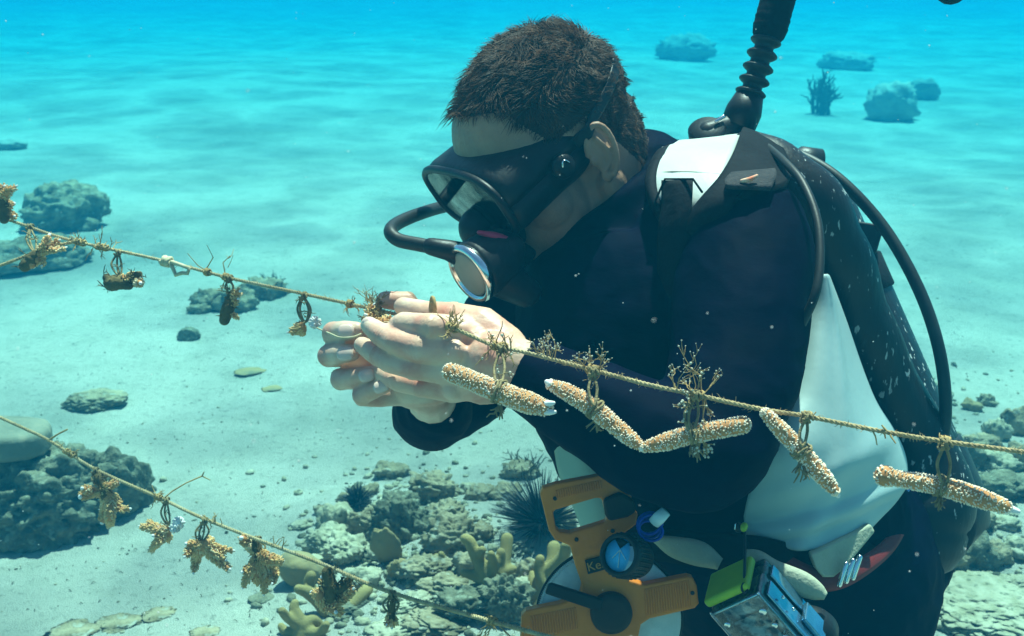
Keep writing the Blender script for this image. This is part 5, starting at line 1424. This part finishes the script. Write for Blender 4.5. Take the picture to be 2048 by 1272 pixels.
# finger corals
def finger(label, chains, py_base, seed=0):
    xs_ = [p[0] for c in chains for p in c]; bx = sum(xs_) / len(xs_)
    g, dep = place(bx, py_base)
    m = MB()
    for i, c in enumerate(chains):
        k = 0.0
        S = spline([(x, y, dep + 0.02 + (0.012 * math.sin(i * 2.1 + seed)) * j, r) for j, (x, y, r) in enumerate(c)], 4)
        m.tube([P(*a[:3]) for a in S], [a[3] * 1.14 * dep / FPX for a in S], 14)
    me = fuse(m, 0.0026, 5)
    o = from_mesh('finger_coral', me, [FINGER]); tag(o, label, 'coral', 'finger corals'); return o
finger('tan finger coral with two tall raised fingers, left of the tape reel', [[(985, 1215, 20), (985, 1180, 20), (975, 1150, 16), (955, 1118, 12), (940, 1085, 11), (931, 1078, 10)], [(985, 1180, 20), (1002, 1150, 16), (1010, 1112, 12), (1014, 1078, 12)], [(985, 1150, 13), (986, 1122, 9), (982, 1108, 7)], [(975, 1165, 14), (950, 1152, 10), (928, 1146, 8)], [(1000, 1145, 12), (1026, 1138, 8)], [(955, 1118, 10), (964, 1100, 8)], [(1000, 1135, 9), (1002, 1105, 9)]], 1225, 0)
finger('stubby finger coral partly hidden behind the white roll of the tape reel', [[(1080, 1215, 18), (1088, 1160, 17), (1105, 1125, 13), (1108, 1095, 13)], [(1088, 1165, 14), (1078, 1140, 10), (1080, 1118, 9)], [(1100, 1140, 12), (1128, 1110, 11), (1132, 1092, 10)], [(1075, 1190, 12), (1066, 1165, 9), (1064, 1148, 7)]], 1225, 1)
finger('short finger coral lying in the rubble, left of the one with two tall fingers', [[(905, 1140, 14), (885, 1125, 10), (866, 1108, 8)], [(890, 1128, 9), (882, 1108, 6)]], 1145, 2)
finger('low branching finger coral at the bottom edge below the furry brown fragment', [[(600, 1275, 16), (600, 1245, 13), (588, 1218, 10), (590, 1206, 8)], [(600, 1250, 12), (575, 1235, 9), (564, 1222, 8)], [(605, 1250, 12), (625, 1240, 10), (638, 1248, 9)], [(600, 1270, 12), (570, 1262, 9), (562, 1252, 7)], [(615, 1265, 12), (640, 1265, 10), (652, 1250, 8)]], 1280, 3)
finger('lumpy finger coral half hidden behind the furry brown fragment', [[(660, 1230, 16), (640, 1205, 13), (615, 1185, 11), (597, 1178, 9)], [(630, 1195, 11), (618, 1168, 11), (622, 1152, 10)], [(670, 1225, 14), (705, 1210, 13), (728, 1185, 12), (735, 1178, 11)]], 1240, 4)

# sea urchins
def urchin(label, px, py, rp, lp, n=260, seed=1):
    g, dep = place(px, py); r = rp * dep / FPX; ln = lp * dep / FPX
    c = g + Vector((0, r * 1.1, r * 0.85))
    o = empty('sea_urchin', Vector((c.x, c.y, gheight(c.x, c.y))), label, 'sea urchin')
    b = MB(); b.ell(c, (Vector((r, 0, 0)), Vector((0, r, 0)), Vector((0, 0, r * 0.8))), 20, 12); b.build('shell', SPINE, o)
    q = random.Random(seed); m = MB()
    for _ in range(n):
        d = Vector((q.gauss(0, 1), q.gauss(0, 1), abs(q.gauss(0, 1)) * 1.1 - 0.2)).normalized()
        d = (d + Vector((-0.25, -0.05, 0.15))).normalized()
        L_ = ln * q.uniform(0.6, 1.15)
        m.tube([c + d * r * 0.8, c + d * (r + L_ * 0.5), c + d * (r + L_)], [0.0013, 0.0010, 0.0003], 4, cap=False)
    tag(m.build('spines', SPINE, o), kind='stuff')
urchin('long spined black sea urchin in the rubble behind the tape reel handle', 1085, 1085, 30, 78, 360, 1)
urchin('small dark spiny urchin at the top of the rubble bank', 716, 1022, 14, 26, 160, 2)
# weed and plumes
def weed(name, label, cat, px, py, hp, n, depth, r, mt, spread=0.5, w0=0.0):
    g, dep = place(px, py); h = hp * dep / FPX
    m = MB()
    for _ in range(n):
        b = g + Vector((r3.gauss(0, 1) * h * w0, 0.02 + r3.gauss(0, 1) * h * w0, -0.004))
        twig(m, b, Vector((r3.gauss(0, spread), r3.gauss(0, spread), 1)).normalized(), h * r3.uniform(0.35, 0.6), r * dep, depth, 0, 0, 0, 0.35)
    return tag(m.build(name, mt), label, cat)
weed('sea_plume', 'tall branching sea plume fading into the haze at the upper right', 'sea plume', 1636, 228, 95, 16, 2, 0.0012, PLUME, 0.22, 0.10)
weed('weed_tuft', 'feathery dark weed in the rubble left of the vest', 'weed', 1050, 955, 56, 26, 2, 0.0007, WEED, 0.6, 0.25)
weed('weed_tuft', 'thin weed on the bushy corals in the middle distance', 'weed', 545, 590, 50, 12, 2, 0.0006, WEED, 0.5, 0.3)
# loose stuff nobody could count
m = MB(); ico = [rock_shape(90 + k, 1, 0.4, 0.2, 0.0) for k in range(5)]
for i in range(2900):
    z = r3.random()
    if z < 0.42: px, py = r3.gauss(840, 130), r3.gauss(1110, 90)
    elif z < 0.68: px, py = r3.gauss(1930, 110), r3.gauss(1050, 130)
    else: px, py = r3.uniform(-60, 2100), 300 + 990 * r3.random() ** 0.6
    if py < 260 or py > 1330: continue
    g, dep = place(px, py); s = (r3.uniform(0.002, 0.009) if z < 0.68 else r3.uniform(0.001, 0.003)) * r3.uniform(0.5, 1.4)
    vs, fs = ico[i % 5]; ro = Matrix.Rotation(r3.uniform(0, 6), 3, 'Z')
    sx, sy, sz = s * r3.uniform(0.7, 1.6), s * r3.uniform(0.7, 1.4), s * r3.uniform(0.4, 0.9)
    m.add([g + ro @ Vector((v.x * sx, v.y * sy, v.z * sz + sz * 0.3)) for v in vs], fs, 0 if r3.random() < 0.6 else 1)
tag(m.build('pebbles', [ROCK_P, ROCK_D], org=Vector((0, 0, 0))), kind='stuff')
m = MB()
for i in range(650):
    px, py = r3.uniform(-60, 2100), 420 + 880 * r3.random() ** 0.7
    g, dep = place(px, py); a = r3.uniform(0, 3.2); L_ = r3.uniform(0.003, 0.009)
    d = Vector((math.cos(a), math.sin(a), r3.uniform(0, 0.5)))
    m.tube([g + Vector((0, 0, 0.001)), g + d * L_ * 0.5 + Vector((0, 0, 0.003)), g + d * L_], [0.0009, 0.0007, 0.0003], 4, cap=False)
tag(m.build('plant_scraps', WEED, org=Vector((0, 0, 0))), kind='stuff')
m = MB()
for i in range(420):
    d = r3.uniform(0.35, 2.4) ; p = P(r3.uniform(-100, 2150), r3.uniform(-80, 1350), d)
    if p.z < 0.05: continue
    m.ball(p, r3.uniform(0.00022, 0.0006) * (0.5 + 0.5 * d), 6, 4)
tag(m.build('floating_specks', TIP, org=Vector((0, 0, 0))), kind='stuff')
